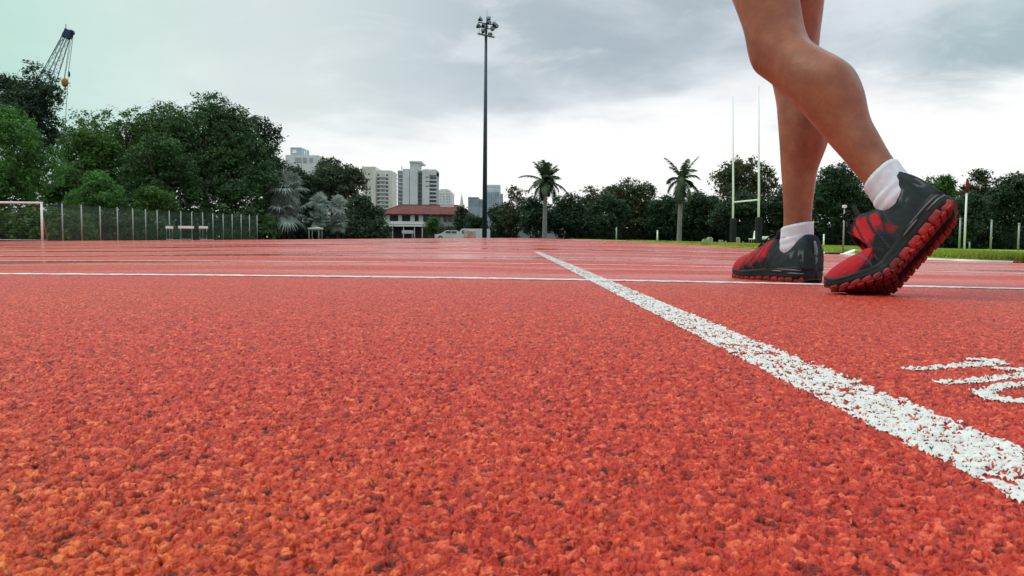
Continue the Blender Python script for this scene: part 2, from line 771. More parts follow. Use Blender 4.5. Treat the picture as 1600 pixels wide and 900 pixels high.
# ---- infield grass on the right
gb = [(1600, 411), (1520, 408.5), (1440, 405), (1370, 401), (1300, 396), (1230, 391.5), (1170, 388), (1120, 385), (1075, 382), (1040, 380)]
GP = [ground_at(*p) for p in gb]
GY = np.array([p[1] for p in GP])
GX = np.array([p[0] for p in GP])
od = np.argsort(GY)
GY, GX = GY[od], GX[od]


def grass_edge(y):
    return np.interp(y, GY, GX)


def build_grass():
    ys = np.concatenate([np.linspace(GY[0], 12, 60), np.geomspace(12.3, 75, 50)])
    fr = np.concatenate([[0, 0.002, 0.006], np.geomspace(0.012, 1, 40)])
    xb = grass_edge(ys)
    X = xb[:, None] + fr[None, :] * 70
    Y = np.repeat(ys[:, None], len(fr), 1)
    Z = gz(X, Y) + np.array([0.004, 0.02, 0.03] + [0.032] * 40)[None, :] + 0.012 * (vnoise(X * 1.5, Y * 1.5, 5) - 0.5)
    na, nb = X.shape
    idx = np.arange(na * nb).reshape(na, nb)
    F = np.stack([idx[:-1, :-1], idx[:-1, 1:], idx[1:, 1:], idx[1:, :-1]], -1).reshape(-1, 4)
    V = np.stack([X, Y, Z], -1).reshape(-1, 3)
    me = np_mesh('grass_field', V, F, True)
    m = mat('turf', (0.22, 0.30, 0.028), 0.9, 0.12, noise=(1.1, 0.35), bump=(90, 0.8, 0.02))
    tag(link('grass_field', me, m), kind='structure')
    # blades
    rng = np.random.default_rng(8)
    n = 42000
    y = GY[0] + (rng.random(n) ** 2.0) * 26
    x = grass_edge(y) + rng.random(n) ** 1.3 * (0.3 + 0.35 * y)
    z = gz(x, y) + 0.022
    h = 0.028 + 0.03 * rng.random(n)
    w = 0.003 + 0.0006 * y
    an = rng.random(n) * math.pi
    lx = rng.normal(0, 0.012, n)
    ly = rng.normal(0, 0.012, n)
    A = np.stack([x - w * np.cos(an), y - w * np.sin(an), z], -1)
    B = np.stack([x + w * np.cos(an), y + w * np.sin(an), z], -1)
    C = np.stack([x + lx, y + ly, z + h], -1)
    V = np.stack([A, B, C], 1).reshape(-1, 3)
    F = np.arange(3 * n).reshape(n, 3)
    me = np_mesh('grass', V, F)
    m = leaf_mat('grass_blade', (0.20, 0.28, 0.025), (0.34, 0.38, 0.06), 0.3)
    tag(link('grass', me, m), 'short bright green grass of the infield beyond the shoes', 'grass', kind='stuff')
    # white kerb strip along the grass
    ys = np.geomspace(GY[0], 11, 90)
    mb = []
    V = []
    for y in ys:
        x = grass_edge(y)
        for dx, dz in ((-0.09, 0.0), (-0.085, 0.012), (-0.03, 0.014), (-0.022, 0.004)):
            V.append((x + dx, y - 0.01, gzf(x + dx, y) + dz))
    idx = np.arange(len(ys) * 4).reshape(len(ys), 4)
    F = np.stack([idx[:-1, :-1], idx[:-1, 1:], idx[1:, 1:], idx[1:, :-1]], -1).reshape(-1, 4)
    me = np_mesh('kerb', V, F, False)
    tag(link('kerb', me, mat('kerb_paint', (0.62, 0.58, 0.55), 0.6, noise=(4, 0.3))), kind='structure')


def leaf_mat(name, c0, c1, trans=0.35, c2=None):
    m = bpy.data.materials.new(name)
    m.use_nodes = True
    nt = m.node_tree
    nt.nodes.clear()
    N = nt.nodes.new
    L = nt.links.new
    g = N('ShaderNodeNewGeometry')
    r = N('ShaderNodeValToRGB')
    r.color_ramp.elements[0].color = (*c0, 1)
    r.color_ramp.elements[1].color = (*c1, 1)
    L(g.outputs['Random Per Island'], r.inputs[0])
    # clump-scale tone
    tc = N('ShaderNodeTexCoord')
    n = N('ShaderNodeTexNoise')
    n.inputs['Scale'].default_value = 0.55
    n.inputs['Detail'].default_value = 3
    L(tc.outputs['Object'], n.inputs['Vector'])
    mr = N('ShaderNodeMapRange')
    mr.inputs[1].default_value = 0.3
    mr.inputs[2].default_value = 0.7
    mr.inputs[3].default_value = 0.6
    mr.inputs[4].default_value = 1.45
    L(n.outputs[0], mr.inputs[0])
    sc = N('ShaderNodeVectorMath')
    sc.operation = 'SCALE'
    L(r.outputs[0], sc.inputs[0])
    L(mr.outputs[0], sc.inputs['Scale'])
    d = N('ShaderNodeBsdfPrincipled')
    L(sc.outputs[0], d.inputs['Base Color'])
    d.inputs['Roughness'].default_value = 0.55
    d.inputs['Specular IOR Level'].default_value = 0.25
    t = N('ShaderNodeBsdfTranslucent')
    L(sc.outputs[0], t.inputs[0])
    mx = N('ShaderNodeMixShader')
    mx.inputs[0].default_value = trans
    L(d.outputs[0], mx.inputs[1])
    L(t.outputs[0], mx.inputs[2])
    o = N('ShaderNodeOutputMaterial')
    L(mx.outputs[0], o.inputs[0])
    return m


build_grass()

# ------------------------------------------------------------------ person
def cr(t, keys):
    """smooth interpolation through (t, value...) keys"""
    k = np.array(keys, float)
    t = np.asarray(t, float)
    out = []
    for j in range(1, k.shape[1]):
        x, y = k[:, 0], k[:, j]
        m = np.gradient(y, x)
        i = np.clip(np.searchsorted(x, t) - 1, 0, len(x) - 2)
        h = x[i + 1] - x[i]
        u = np.clip((t - x[i]) / h, 0, 1)
        out.append((2 * u**3 - 3 * u**2 + 1) * y[i] + (u**3 - 2 * u**2 + u) * h * m[i] + (-2 * u**3 + 3 * u**2) * y[i + 1] + (u**3 - u**2) * h * m[i + 1])
    return out if len(out) > 1 else out[0]


def loft(rings, caps=True):
    n = len(rings[0])
    V = np.concatenate(rings)
    F = []
    for i in range(len(rings) - 1):
        for k in range(n):
            a = i * n + k
            b = i * n + (k + 1) % n
            F.append((a, b, b + n, a + n))
    faces = [tuple(f) for f in F]
    if caps:
        faces.append(tuple(range(n))[::-1])
        faces.append(tuple(range((len(rings) - 1) * n, len(rings) * n)))
    return V, faces


def mesh_pd(name, V, F, smooth=True):
    me = bpy.data.meshes.new(name)
    me.from_pydata([tuple(v) for v in V], [], F)
    if smooth:
        me.polygons.foreach_set('use_smooth', np.ones(len(me.polygons), bool))
    me.update()
    bm = bmesh.new()
    bm.from_mesh(me)
    bmesh.ops.recalc_face_normals(bm, faces=bm.faces[:])
    bm.to_mesh(me)
    bm.free()
    return me


SL = 0.298                                     # shoe length


class Foot:
    """maps shoe space (x heel to toe, y towards the person's left, z up) into the world"""

    def __init__(self, anchor, yaw_dir, bend, anchor_x, roll=0.0, dz=0.0):
        self.f = np.array([yaw_dir[0], yaw_dir[1]]) / np.hypot(*yaw_dir)
        self.l = np.array([-self.f[1], self.f[0]])
        self.bend = bend
        self.x0, self.x1 = 0.222, 0.150        # flex zone under the ball
        self.ax = anchor_x
        self.anchor = np.array(anchor)
        self.roll = roll
        self.dz = dz - 0.0035
        # integrate the flexed sole
        xs = np.linspace(self.x0, -0.06, 600)
        th = bend * sm((self.x0 - xs) / (self.x0 - self.x1))
        dx = np.abs(np.diff(xs, prepend=xs[0]))
        self.xs = xs[::-1]
        self.cx = (self.x0 - np.cumsum(dx * np.cos(th)))[::-1]
        self.cz = np.cumsum(dx * np.sin(th))[::-1]
        self.th = th[::-1]

    def local(self, P):
        P = np.asarray(P, float)
        x, y, z = P[..., 0], P[..., 1], P[..., 2]
        cx = np.where(x >= self.x0, x, np.interp(x, self.xs, self.cx))
        cz = np.where(x >= self.x0, 0, np.interp(x, self.xs, self.cz))
        th = np.where(x >= self.x0, 0, np.interp(x, self.xs, self.th))
        X = cx + z * np.sin(th)
        Z = cz + z * np.cos(th)
        # the weight rolls on to the big toe: the outer edge lifts
        r = self.roll * sm((0.300 - x) / 0.13)
        yp = -0.040
        dy = y - yp
        hz = Z - cz
        Y2 = yp + dy * np.cos(r) - hz * np.sin(r)
        Z2 = cz + dy * np.sin(r) + hz * np.cos(r)
        return X, Y2, Z2

    def __call__(self, P):
        x, y, z = self.local(P)
        u = x - self.ax
        X = self.anchor[0] + self.f[0] * u + self.l[0] * y
        Y = self.anchor[1] + self.f[1] * u + self.l[1] * y
        return np.stack([X, Y, z + self.dz + gz(self.anchor[0], self.anchor[1])], -1)


SOLE_W = [(0, .004), (.015, .021), (.05, .033), (.12, .0395), (.25, .0390), (.40, .0370), (.55, .0390), (.68, .0465), (.78, .0465), (.88, .0400), (.95, .0285), (.985, .0160), (1.0, .004)]
SOLE_C = [(0, 0), (.25, .001), (.45, .004), (.65, .003), (.8, -.002), (1.0, -.008)]   # offset to the medial side
Z_BOT = [(0, .010), (.06, .0045), (.15, .003), (.5, .003), (.7, .003), (.85, .006), (.95, .013), (1.0, .022)]
Z_MID = [(0, .046), (.1, .044), (.3, .040), (.5, .034), (.7, .027), (.85, .028), (.95, .032), (1.0, .036)]
Z_TOP = [(0, .088), (.025, .112), (.07, .122), (.13, .114), (.20, .099), (.27, .092), (.34, .103), (.40, .117), (.46, .113), (.55, .101), (.66, .085), (.78, .072), (.88, .064), (.95, .052), (1.0, .036)]
UP_W = [(0, .004), (.012, .021), (.05, .034), (.12, .0390), (.3, .0390), (.45, .0375), (.6, .0405), (.7, .0450), (.8, .0440), (.88, .0385), (.95, .0275), (.985, .0160), (1.0, .004)]


def shoe(person, foot, side, label, zs=1.0):
    """side +1: left shoe (lateral = +y), -1: right shoe"""
    def stations(n):
        a = np.linspace(0, math.pi, n)
        return 0.5 - 0.5 * np.cos(a)
    ts = stations(210)
    med = -side

    def section_upper(t, m=92):
        w = cr(t, UP_W)
        c = cr(t, SOLE_C) * med
        z0 = cr(t, Z_MID) - 0.012
        z1 = max(cr(t, Z_TOP) * (1 + (zs - 1) * float(sm((.95 - t) / .4))), z0 + 0.004)
        a = np.linspace(0, math.pi, m)
        pw = 0.62 if t < .35 else 0.62 + 0.3 * min(1, (t - .35) / .3)
        topw = 1.0 - 0.30 * sm((0.45 - t) / .2) * 0 - 0.0
        yy = np.sign(np.cos(a)) * np.abs(np.cos(a)) ** pw
        zz = np.abs(np.sin(a)) ** (0.62 if t < .35 else 0.72)
        lean = 1 - 0.10 * zz * (1 - sm((t - .5) / .2))
        # slight waist above the midsole
        bulge = 1 + 0.05 * np.sin(zz * math.pi)
        return np.stack([np.full(m, t * SL), c + w * yy * lean * bulge, z0 + (z1 - z0) * zz], -1), zz, yy

    rings, TT, VV, SS = [], [], [], []
    for t in ts:
        r, zz, yy = section_upper(t)
        # lean the heel counter forward towards the collar, the toe cap back
        r[:, 0] += 0.006 * sm((0.12 - t) / .12) * sm((zz - .5) / .5)
        rings.append(r)
        TT.append(np.full(len(zz), t))
        VV.append(zz)
        SS.append(np.sign(yy) * np.abs(yy) * side)
    P = np.concatenate(rings)
    TT, VV, SS = map(np.concatenate, (TT, VV, SS))
    # wrinkles across the flexed vamp and light cloth relief
    P[:, 2] += 0.0012 * np.sin(TT * 150) * np.exp(-((TT - .66) / .07) ** 2) * (1 if foot.bend > .1 else .4) * VV
    P[:, 1] += 0.0010 * (vnoise(TT * 40, VV * 9 + 7 * (SS > 0), 3) - .5) * np.sign(P[:, 1])
    n = len(rings[0])
    F = []
    for i in range(len(rings) - 1):
        for k in range(n - 1):
            a = i * n + k
            F.append((a, a + 1, a + n + 1, a + n))
    for i in range(len(rings) - 1):      # underside
        a = i * n
        F.append((a, a + n, a + n + n - 1, a + n - 1))
    me = mesh_pd('shoe', foot(P), F)
    # colours of the cloth panels
    black = np.array((.010, .012, .015))
    teal = np.array((.022, .033, .037))
    red = np.array((.42, .012, .022))
    bright = np.array((.55, .020, .025))
    grey = np.array((.10, .105, .115))
    col = np.repeat(black[None], len(P), 0)

    def lay(mask, c):
        nonlocal col
        mask = np.clip(mask, 0, 1)[:, None]
        col = col * (1 - mask) + c[None] * mask

    def win(v, a, b, s):
        return sm((v - a) / s) * sm((b - v) / s)
    nz = vnoise(TT * 16, VV * 5 + 11 * (SS > 0), 41)
    nz2 = vnoise(TT * 34, VV * 11 + 5 * (SS > 0), 42)
    lay(win(TT, -.1, .40 + .1 * nz, .05) * (.45 + .55 * nz), teal)
    lay(sm((TT - .70 - .07 * (1 - VV) - .03 * (nz - .5)) / .05), red)                    # toe box
    lay(sm((TT - .60) / .05) * sm((VV - .86) / .06) * sm((.80 - TT) / .03), red * .8)      # vamp top
    lay(win(TT, .55, .88, .03) * sm((.16 - VV + .10 * nz) / .06) * .9, black)              # mudguard
    lay(win(TT + .05 * VV, .43, .84, .02) * win(VV, .22 + .20 * nz, .93, .06) * (.45 + .55 * sm((TT - .46) / .12)) * (.55 + .45 * sm((VV - .35) / .3)), red)          # mesh side window
    lay(win(TT + .16 * VV, .55, .66, .02) * win(VV, .48, .92, .05), bright)                  # eyestay flash
    lay(win(TT + .10 * VV, .40, .56, .02) * win(VV, .40 + .1 * nz, .84, .05) * (SS > 0), red)
    lay(win(TT - .10 * VV, .30, .37, .015) * win(VV, .20, .52, .05) * (SS > 0) * .7, red * .7)
    for cen, wd in ((.40, .010), (.475, .013), (.575, .012), (.66, .013), (.745, .012)):                               # dark straps over it
        lay(sm((wd - np.abs(TT + .20 * VV - cen - .06)) / .006), black * 1.3)
    for cen in (.505, .60, .70):                                                            # thin grey overlays
        lay(sm((.0065 - np.abs(TT - .17 * VV - cen + .045)) / .004) * win(VV, .15, .90, .05) * .85, grey * .8)
    lay(win(TT, .40, .60, .03) * sm((.30 - VV + .2 * nz) / .1) * .8, black)
    for cen in (.33, .415):
        lay(sm((.004 - np.abs(TT + .12 * (VV - .5) - cen)) / .003) * win(VV, .08, .88, .04) * .6, grey * .7)
    lay(sm((.02 - np.abs(VV - .82)) / .012) * win(TT, .02, .36, .03) * .5, grey * .6)
    lay(win(TT, .44, .49, .010) * win(VV, .42, .78, .06) * .9, bright * .8)
    lay(win(TT + .1 * VV, .17, .27, .02) * win(VV, .36, .66, .08) * sm((nz2 - .42) / .1), grey * 1.1)  # heel flashes
    lay(win(TT, .03, .085, .012) * win(VV, .24, .60, .08) * sm((nz2 - .40) / .1), grey * 1.2)
    lay(sm((.40 - TT) / .04) * sm((VV - .90) / .05), np.array((.016, .017, .03)))           # collar
    ca = me.color_attributes.new('panel', 'FLOAT_COLOR', 'POINT')
    ca.data.foreach_set('color', np.concatenate([col, np.ones((len(col), 1))], 1).astype(np.float32).ravel())
    m = M_SHOE
    up = link('shoe', me, m, person)
    tag(up, label)
    # midsole
    rings = []
    for t in stations(80):
        w = cr(t, SOLE_W)
        c = cr(t, SOLE_C) * med
        z0 = cr(t, Z_BOT) + .004
        z1 = cr(t, Z_MID) + .002
        prof = []
        for yy, zz in ((-.80, 0), (-.97, .12), (-1.04, .38), (-.99, .52), (-1.03, .66), (-1.0, .92), (-.93, 1), (0, 1), (.93, 1), (1.0, .92), (1.03, .66), (.99, .52), (1.04, .38), (.97, .12), (.80, 0), (0, 0)):
            prof.append((t * SL, c + yy * w * 1.02, z0 + zz * (z1 - z0)))
        rings.append(np.array(prof))
    V, Fc = loft(rings)
    link('midsole', mesh_pd('midsole', foot(V), Fc), M_MID, up)
    # silver streaks along the heel of the midsole
    g = MB()
    for sgn in (-1, 1):
        for zc, a, b, hh in ((.026, .03, .17, .0022), (.034, .05, .30, .0020), (.030, .24, .36, .0025)):
            pts = []
            for t in np.linspace(a, b, 12):
                pts.append(Vector((t * SL, cr(t, SOLE_C) * med + sgn * (cr(t, SOLE_W) * 1.045), zc + .004 * (t - a))))
            g.tube(pts, [hh * (.4 + .6 * math.sin(math.pi * min(1, (i + .5) / 12))) for i in range(12)], 6)
    g.build('midsole_trim', M_SILVER, up, xf=lambda v: Vector(foot(np.array(v))))
    # outsole: heel and forefoot plate, side pods, studs
    g = MB()
    rng = random.Random(5)
    for sgn in (-1, 1):
        t = .035
        while t < .965:
            ln_ = .088 if t < .5 else .062
            tt = t + ln_ / 2
            w = cr(tt, SOLE_W)
            zb = cr(tt, Z_BOT)
            c = cr(tt, SOLE_C) * med
            w = min(w, cr(min(tt + ln_ * .4, .99), SOLE_W) + .003, cr(max(tt - ln_ * .4, .01), SOLE_W) + .003)
            dw = (cr(tt + .02, SOLE_W) - cr(tt - .02, SOLE_W)) / (.04 * SL)
            rot = Matrix.Rotation(math.atan(dw) * sgn, 3, 'Z')
            big = 1.0 if t < .55 else .8
            hh = (.0165 if t < .5 else .0125)
            g.box((tt * SL, c + sgn * (w * .97 - .004), zb + hh / 2 - .0005), (ln_ * SL * 1.0, .0135, hh), rot @ Matrix.Rotation(.12, 3, 'Y'), .0058)
            t += ln_
        # stud blocks in from the rim
        for q in range(1):
            t = .06
            k = 0
            while t < .93:
                w = cr(t + .02, SOLE_W)
                yy = sgn * w * (.80, .50, .20)[q]
                if w > .02 and not (.36 < t < .50 and q == 2) and not (q == 2 and t < .36):
                    g.box((t * SL + .006, cr(t, SOLE_C) * med + yy, cr(t, Z_BOT) - .0002), (.0125, .0125 * w / .04, .0060), Matrix.Rotation(sgn * .25, 3, 'Z'), .0016)
                t += .052
                k += 1
    g2 = MB()
    for sgn in (-1, 1):
        for q in (1, 2):
            t = .07
            while t < .92:
                w = cr(t + .02, SOLE_W)
                yy = sgn * w * (.80, .50, .20)[q]
                if w > .02 and not (q == 2 and t < .52):
                    g2.box((t * SL + .006, cr(t, SOLE_C) * med + yy, cr(t, Z_BOT) - .0002), (.0125, .0125 * w / .04, .0060), Matrix.Rotation(sgn * .25, 3, 'Z'), .0018)
                t += .048
    g2.build('tread', M_TREAD, up, xf=lambda v: Vector(foot(np.array(v))))
    g.build('outsole', M_OUT, up, xf=lambda v: Vector(foot(np.array(v))))
    # plate the studs sit on
    rings = []
    for t in stations(60):
        w = cr(t, SOLE_W) * .95
        c = cr(t, SOLE_C) * med
        z0 = cr(t, Z_BOT) + .0015
        hh = .0045
        groove = .0030 if .05 < t < .9 else 0.0
        prof = [(t * SL, c + yy * w, z) for yy, z in ((-1, z0 + hh), (-1, z0), (-.45, z0), (-.3, z0 + groove), (-.1, z0 + groove * 1.2), (.1, z0 + groove * 1.2), (.3, z0 + groove), (.45, z0), (1, z0), (1, z0 + hh))]
        rings.append(np.array(prof))
    V, Fc = loft(rings)
    link('sole_plate', mesh_pd('sole_plate', foot(V), Fc, False), M_PLATE, up)
    # laces
    g = MB()
    for i, t in enumerate(np.linspace(.42, .64, 6)):
        zt = cr(t, Z_TOP) * (1 + (zs - 1) * float(sm((.95 - t) / .4)))
        w = cr(t, UP_W)
        c = cr(t, SOLE_C) * med
        pts = []
        for a in np.linspace(-.62, .62, 9):
            aa = math.pi / 2 - a
            yy = math.cos(aa)
            pts.append((t * SL + .006 * a * (-1) ** i, c + w * yy * .78, cr(t, Z_MID) - .012 + (zt - cr(t, Z_MID) + .012) * abs(math.sin(aa)) ** .72 + .0022))
        g.tube(pts, .0024, 6)
    zt = cr(.43, Z_TOP) * zs
    for sgn in (-1, 1):
        c = cr(.43, SOLE_C) * med
        loop = [(.43 * SL + .020 * math.sin(a) * .5, c + sgn * (.003 + .016 * (1 - math.cos(a)) * .5 * 1.3), zt + .004 + .009 * math.sin(a * .5) + .003 * math.sin(a)) for a in np.linspace(0, 2 * math.pi, 14)]
        g.tube(loop, .0021, 6)
        g.tube([(.43 * SL, c, zt + .005), (.47 * SL, c + sgn * .014, zt + .004), (.53 * SL, c + sgn * .026, zt - .016), (.56 * SL, c + sgn * .031, zt - .026)], .0020, 6)
    g.build('lace', M_LACE, up, xf=lambda v: Vector(foot(np.array(v))))
    # tongue tip and heel tab
    g = MB()
    c = cr(.38, SOLE_C) * med
    g.box((.385 * SL, c, cr(.39, Z_TOP) * zs + .004), (.009, .040, .026), Matrix.Rotation(-.5, 3, 'Y'), .003)
    g.build('tongue', M_LACE, up, xf=lambda v: Vector(foot(np.array(v))))
    g = MB()
    pts = [(.004 + .004 * (z - .05) / .05 - .0035 * math.sin((z - .046) / .06 * math.pi), 0, z) for z in np.linspace(.046, .106 * zs, 10)]
    g.tube(pts, [.003, .005, .0055, .0055, .0055, .0055, .0055, .005, .004, .003], 8, sy=.6)
    g.build('heel_tab', M_SILVER, up, xf=lambda v: Vector(foot(np.array(v))))
    return up


def attr_mat(name, attr, rough, spec, bump):
    m = mat(name, (1, 1, 1), rough, spec, bump=bump)
    nt = m.node_tree
    a = nt.nodes.new('ShaderNodeAttribute')
    a.attribute_name = attr
    nt.links.new(a.outputs['Color'], nt.nodes['Principled BSDF'].inputs['Base Color'])
    return m


M_SHOE = attr_mat('shoe_mesh_cloth', 'panel', 0.68, 0.18, (900, 0.5, 0.001))
M_MID = mat('midsole_foam', (0.011, 0.012, 0.014), 0.55, 0.25, noise=(70, 0.4))
M_SILVER = mat('silver_trim', (0.13, 0.14, 0.15), 0.4, 0.5, 0.3, noise=(120, 0.3))
M_OUT = mat('red_rubber_sole', (0.25, 0.009, 0.011), 0.55, 0.4, noise=(22, 0.7), bump=(300, 0.4, 0.001))
M_TREAD = mat('dark_red_tread', (0.11, 0.010, 0.012), 0.45, 0.45, noise=(60, 0.6))
M_PLATE = mat('dark_sole_plate', (0.035, 0.008, 0.009), 0.5, 0.4, noise=(90, 0.4))
M_LACE = mat('black_lace', (0.012, 0.012, 0.014), 0.7, 0.3)


def skin_mat():
    m = bpy.data.materials.new('skin')
    m.use_nodes = True
    nt = m.node_tree
    N = nt.nodes.new
    L = nt.links.new
    b = nt.nodes['Principled BSDF']
    tc = N('ShaderNodeTexCoord')
    n = N('ShaderNodeTexNoise')
    n.inputs['Scale'].default_value = 14
    n.inputs['Detail'].default_value = 8
    n.inputs['Roughness'].default_value = 0.65
    L(tc.outputs['Object'], n.inputs['Vector'])
    r = N('ShaderNodeValToRGB')
    r.color_ramp.elements[0].position = .3
    r.color_ramp.elements[1].position = .72
    r.color_ramp.elements[0].color = (0.19, 0.060, 0.032, 1)
    r.color_ramp.elements[1].color = (0.43, 0.160, 0.086, 1)
    L(n.outputs[0], r.inputs[0])
    # freckles and small marks
    fv = N('ShaderNodeTexVoronoi')
    fv.inputs['Scale'].default_value = 70
    fv.inputs['Randomness'].default_value = 1.0
    L(tc.outputs['Object'], fv.inputs['Vector'])
    fm = N('ShaderNodeMapRange')
    fm.interpolation_type = 'SMOOTHSTEP'
    fm.inputs[1].default_value = 0.04
    fm.inputs[2].default_value = 0.13
    fm.inputs[3].default_value = 0.30
    fm.inputs[4].default_value = 0.0
    L(fv.outputs['Distance'], fm.inputs[0])
    blot = N('ShaderNodeTexNoise')
    blot.inputs['Scale'].default_value = 45
    blot.inputs['Detail'].default_value = 4
    L(tc.outputs['Object'], blot.inputs['Vector'])
    bm_ = N('ShaderNodeMapRange')
    bm_.inputs[1].default_value = 0.35
    bm_.inputs[2].default_value = 0.65
    bm_.inputs[3].default_value = 0.0
    bm_.inputs[4].default_value = 0.35
    L(blot.outputs[0], bm_.inputs[0])
    m1 = N('ShaderNodeMix')
    m1.data_type = 'RGBA'
    L(bm_.outputs[0], m1.inputs[0])
    L(r.outputs[0], m1.inputs[6])
    m1.inputs[7].default_value = (0.25, 0.075, 0.042, 1)
    m2 = N('ShaderNodeMix')
    m2.data_type = 'RGBA'
    L(fm.outputs[0], m2.inputs[0])
    L(m1.outputs[2], m2.inputs[6])
    m2.inputs[7].default_value = (0.13, 0.040, 0.022, 1)
    L(m2.outputs[2], b.inputs['Base Color'])
    rg = N('ShaderNodeMapRange')
    rg.inputs[3].default_value = 0.28
    rg.inputs[4].default_value = 0.50
    L(blot.outputs[0], rg.inputs[0])
    L(rg.outputs[0], b.inputs['Roughness'])
    b.inputs['Specular IOR Level'].default_value = 0.40
    b.inputs['Subsurface Weight'].default_value = 0.12
    b.inputs['Subsurface Radius'].default_value = (0.012, 0.005, 0.003)
    b.inputs['Subsurface Scale'].default_value = 0.6
    n2 = N('ShaderNodeTexNoise')
    n2.inputs['Scale'].default_value = 260
    n2.inputs['Detail'].default_value = 3
    L(tc.outputs['Object'], n2.inputs['Vector'])
    bp = N('ShaderNodeBump')
    bp.inputs['Strength'].default_value = 0.3
    bp.inputs['Distance'].default_value = 0.0012
    L(n2.outputs[0], bp.inputs['Height'])
    n3 = N('ShaderNodeTexNoise')
    n3.inputs['Scale'].default_value = 38
    n3.inputs['Detail'].default_value = 4
    L(tc.outputs['Object'], n3.inputs['Vector'])
    bp2 = N('ShaderNodeBump')
    bp2.inputs['Strength'].default_value = 0.18
    bp2.inputs['Distance'].default_value = 0.006
    L(n3.outputs[0], bp2.inputs['Height'])
    L(bp2.outputs[0], bp.inputs['Normal'])
    L(bp.outputs[0], b.inputs['Normal'])
    return m


# feet on the ground
FR = Foot((0.738, 1.95), (-0.40, 0.91), 0.0001, 0.0)          # standing right foot, anchored at the heel
FL = Foot((0.697, 1.500), (-0.80, 0.60), R(52), 0.19, roll=R(27))   # trailing left foot, anchored at the ball

ANK_R = FR(np.array((0.066, 0.0, 0.085)))
ANK_L = FL(np.array((0.050, 0.0, 0.095)))
g0 = 0.0
KNEE_R = np.array((0.704, 2.045, 0.535))
HIP_R = np.array((0.680, 2.030, 0.945))
KNEE_L = np.array((0.562, 1.715, 0.492))
HIP_L = np.array((0.480, 1.850, 0.920))
WALK = np.array((-0.70, 0.71, 0.0))

SHANK = [  # fraction up the shank, side radius, front-back radius, backward offset
    (-.12, .018, .020, -.002), (0, .0310, .0375, .000), (.08, .0295, .0345, .000), (.18, .0305, .0340, .002), (.32, .0352, .0388, .006), (.45, .0425, .0458, .0105),
    (.57, .0520, .0560, .0195), (.70, .0580, .0625, .0225), (.85, .0540, .0575, .0105), (.94, .0525, .0570, .001), (1.0, .0530, .0590, -.004)]
THIGH = [(0, .0530, .0590, -.004), (.07, .0540, .0600, -.004), (.16, .0560, .0610, -.001), (.30, .0625, .0670, .001), (.50, .0720, .0780, .000), (.75, .0830, .0900, .000), (1.0, .0900, .0980, .004)]


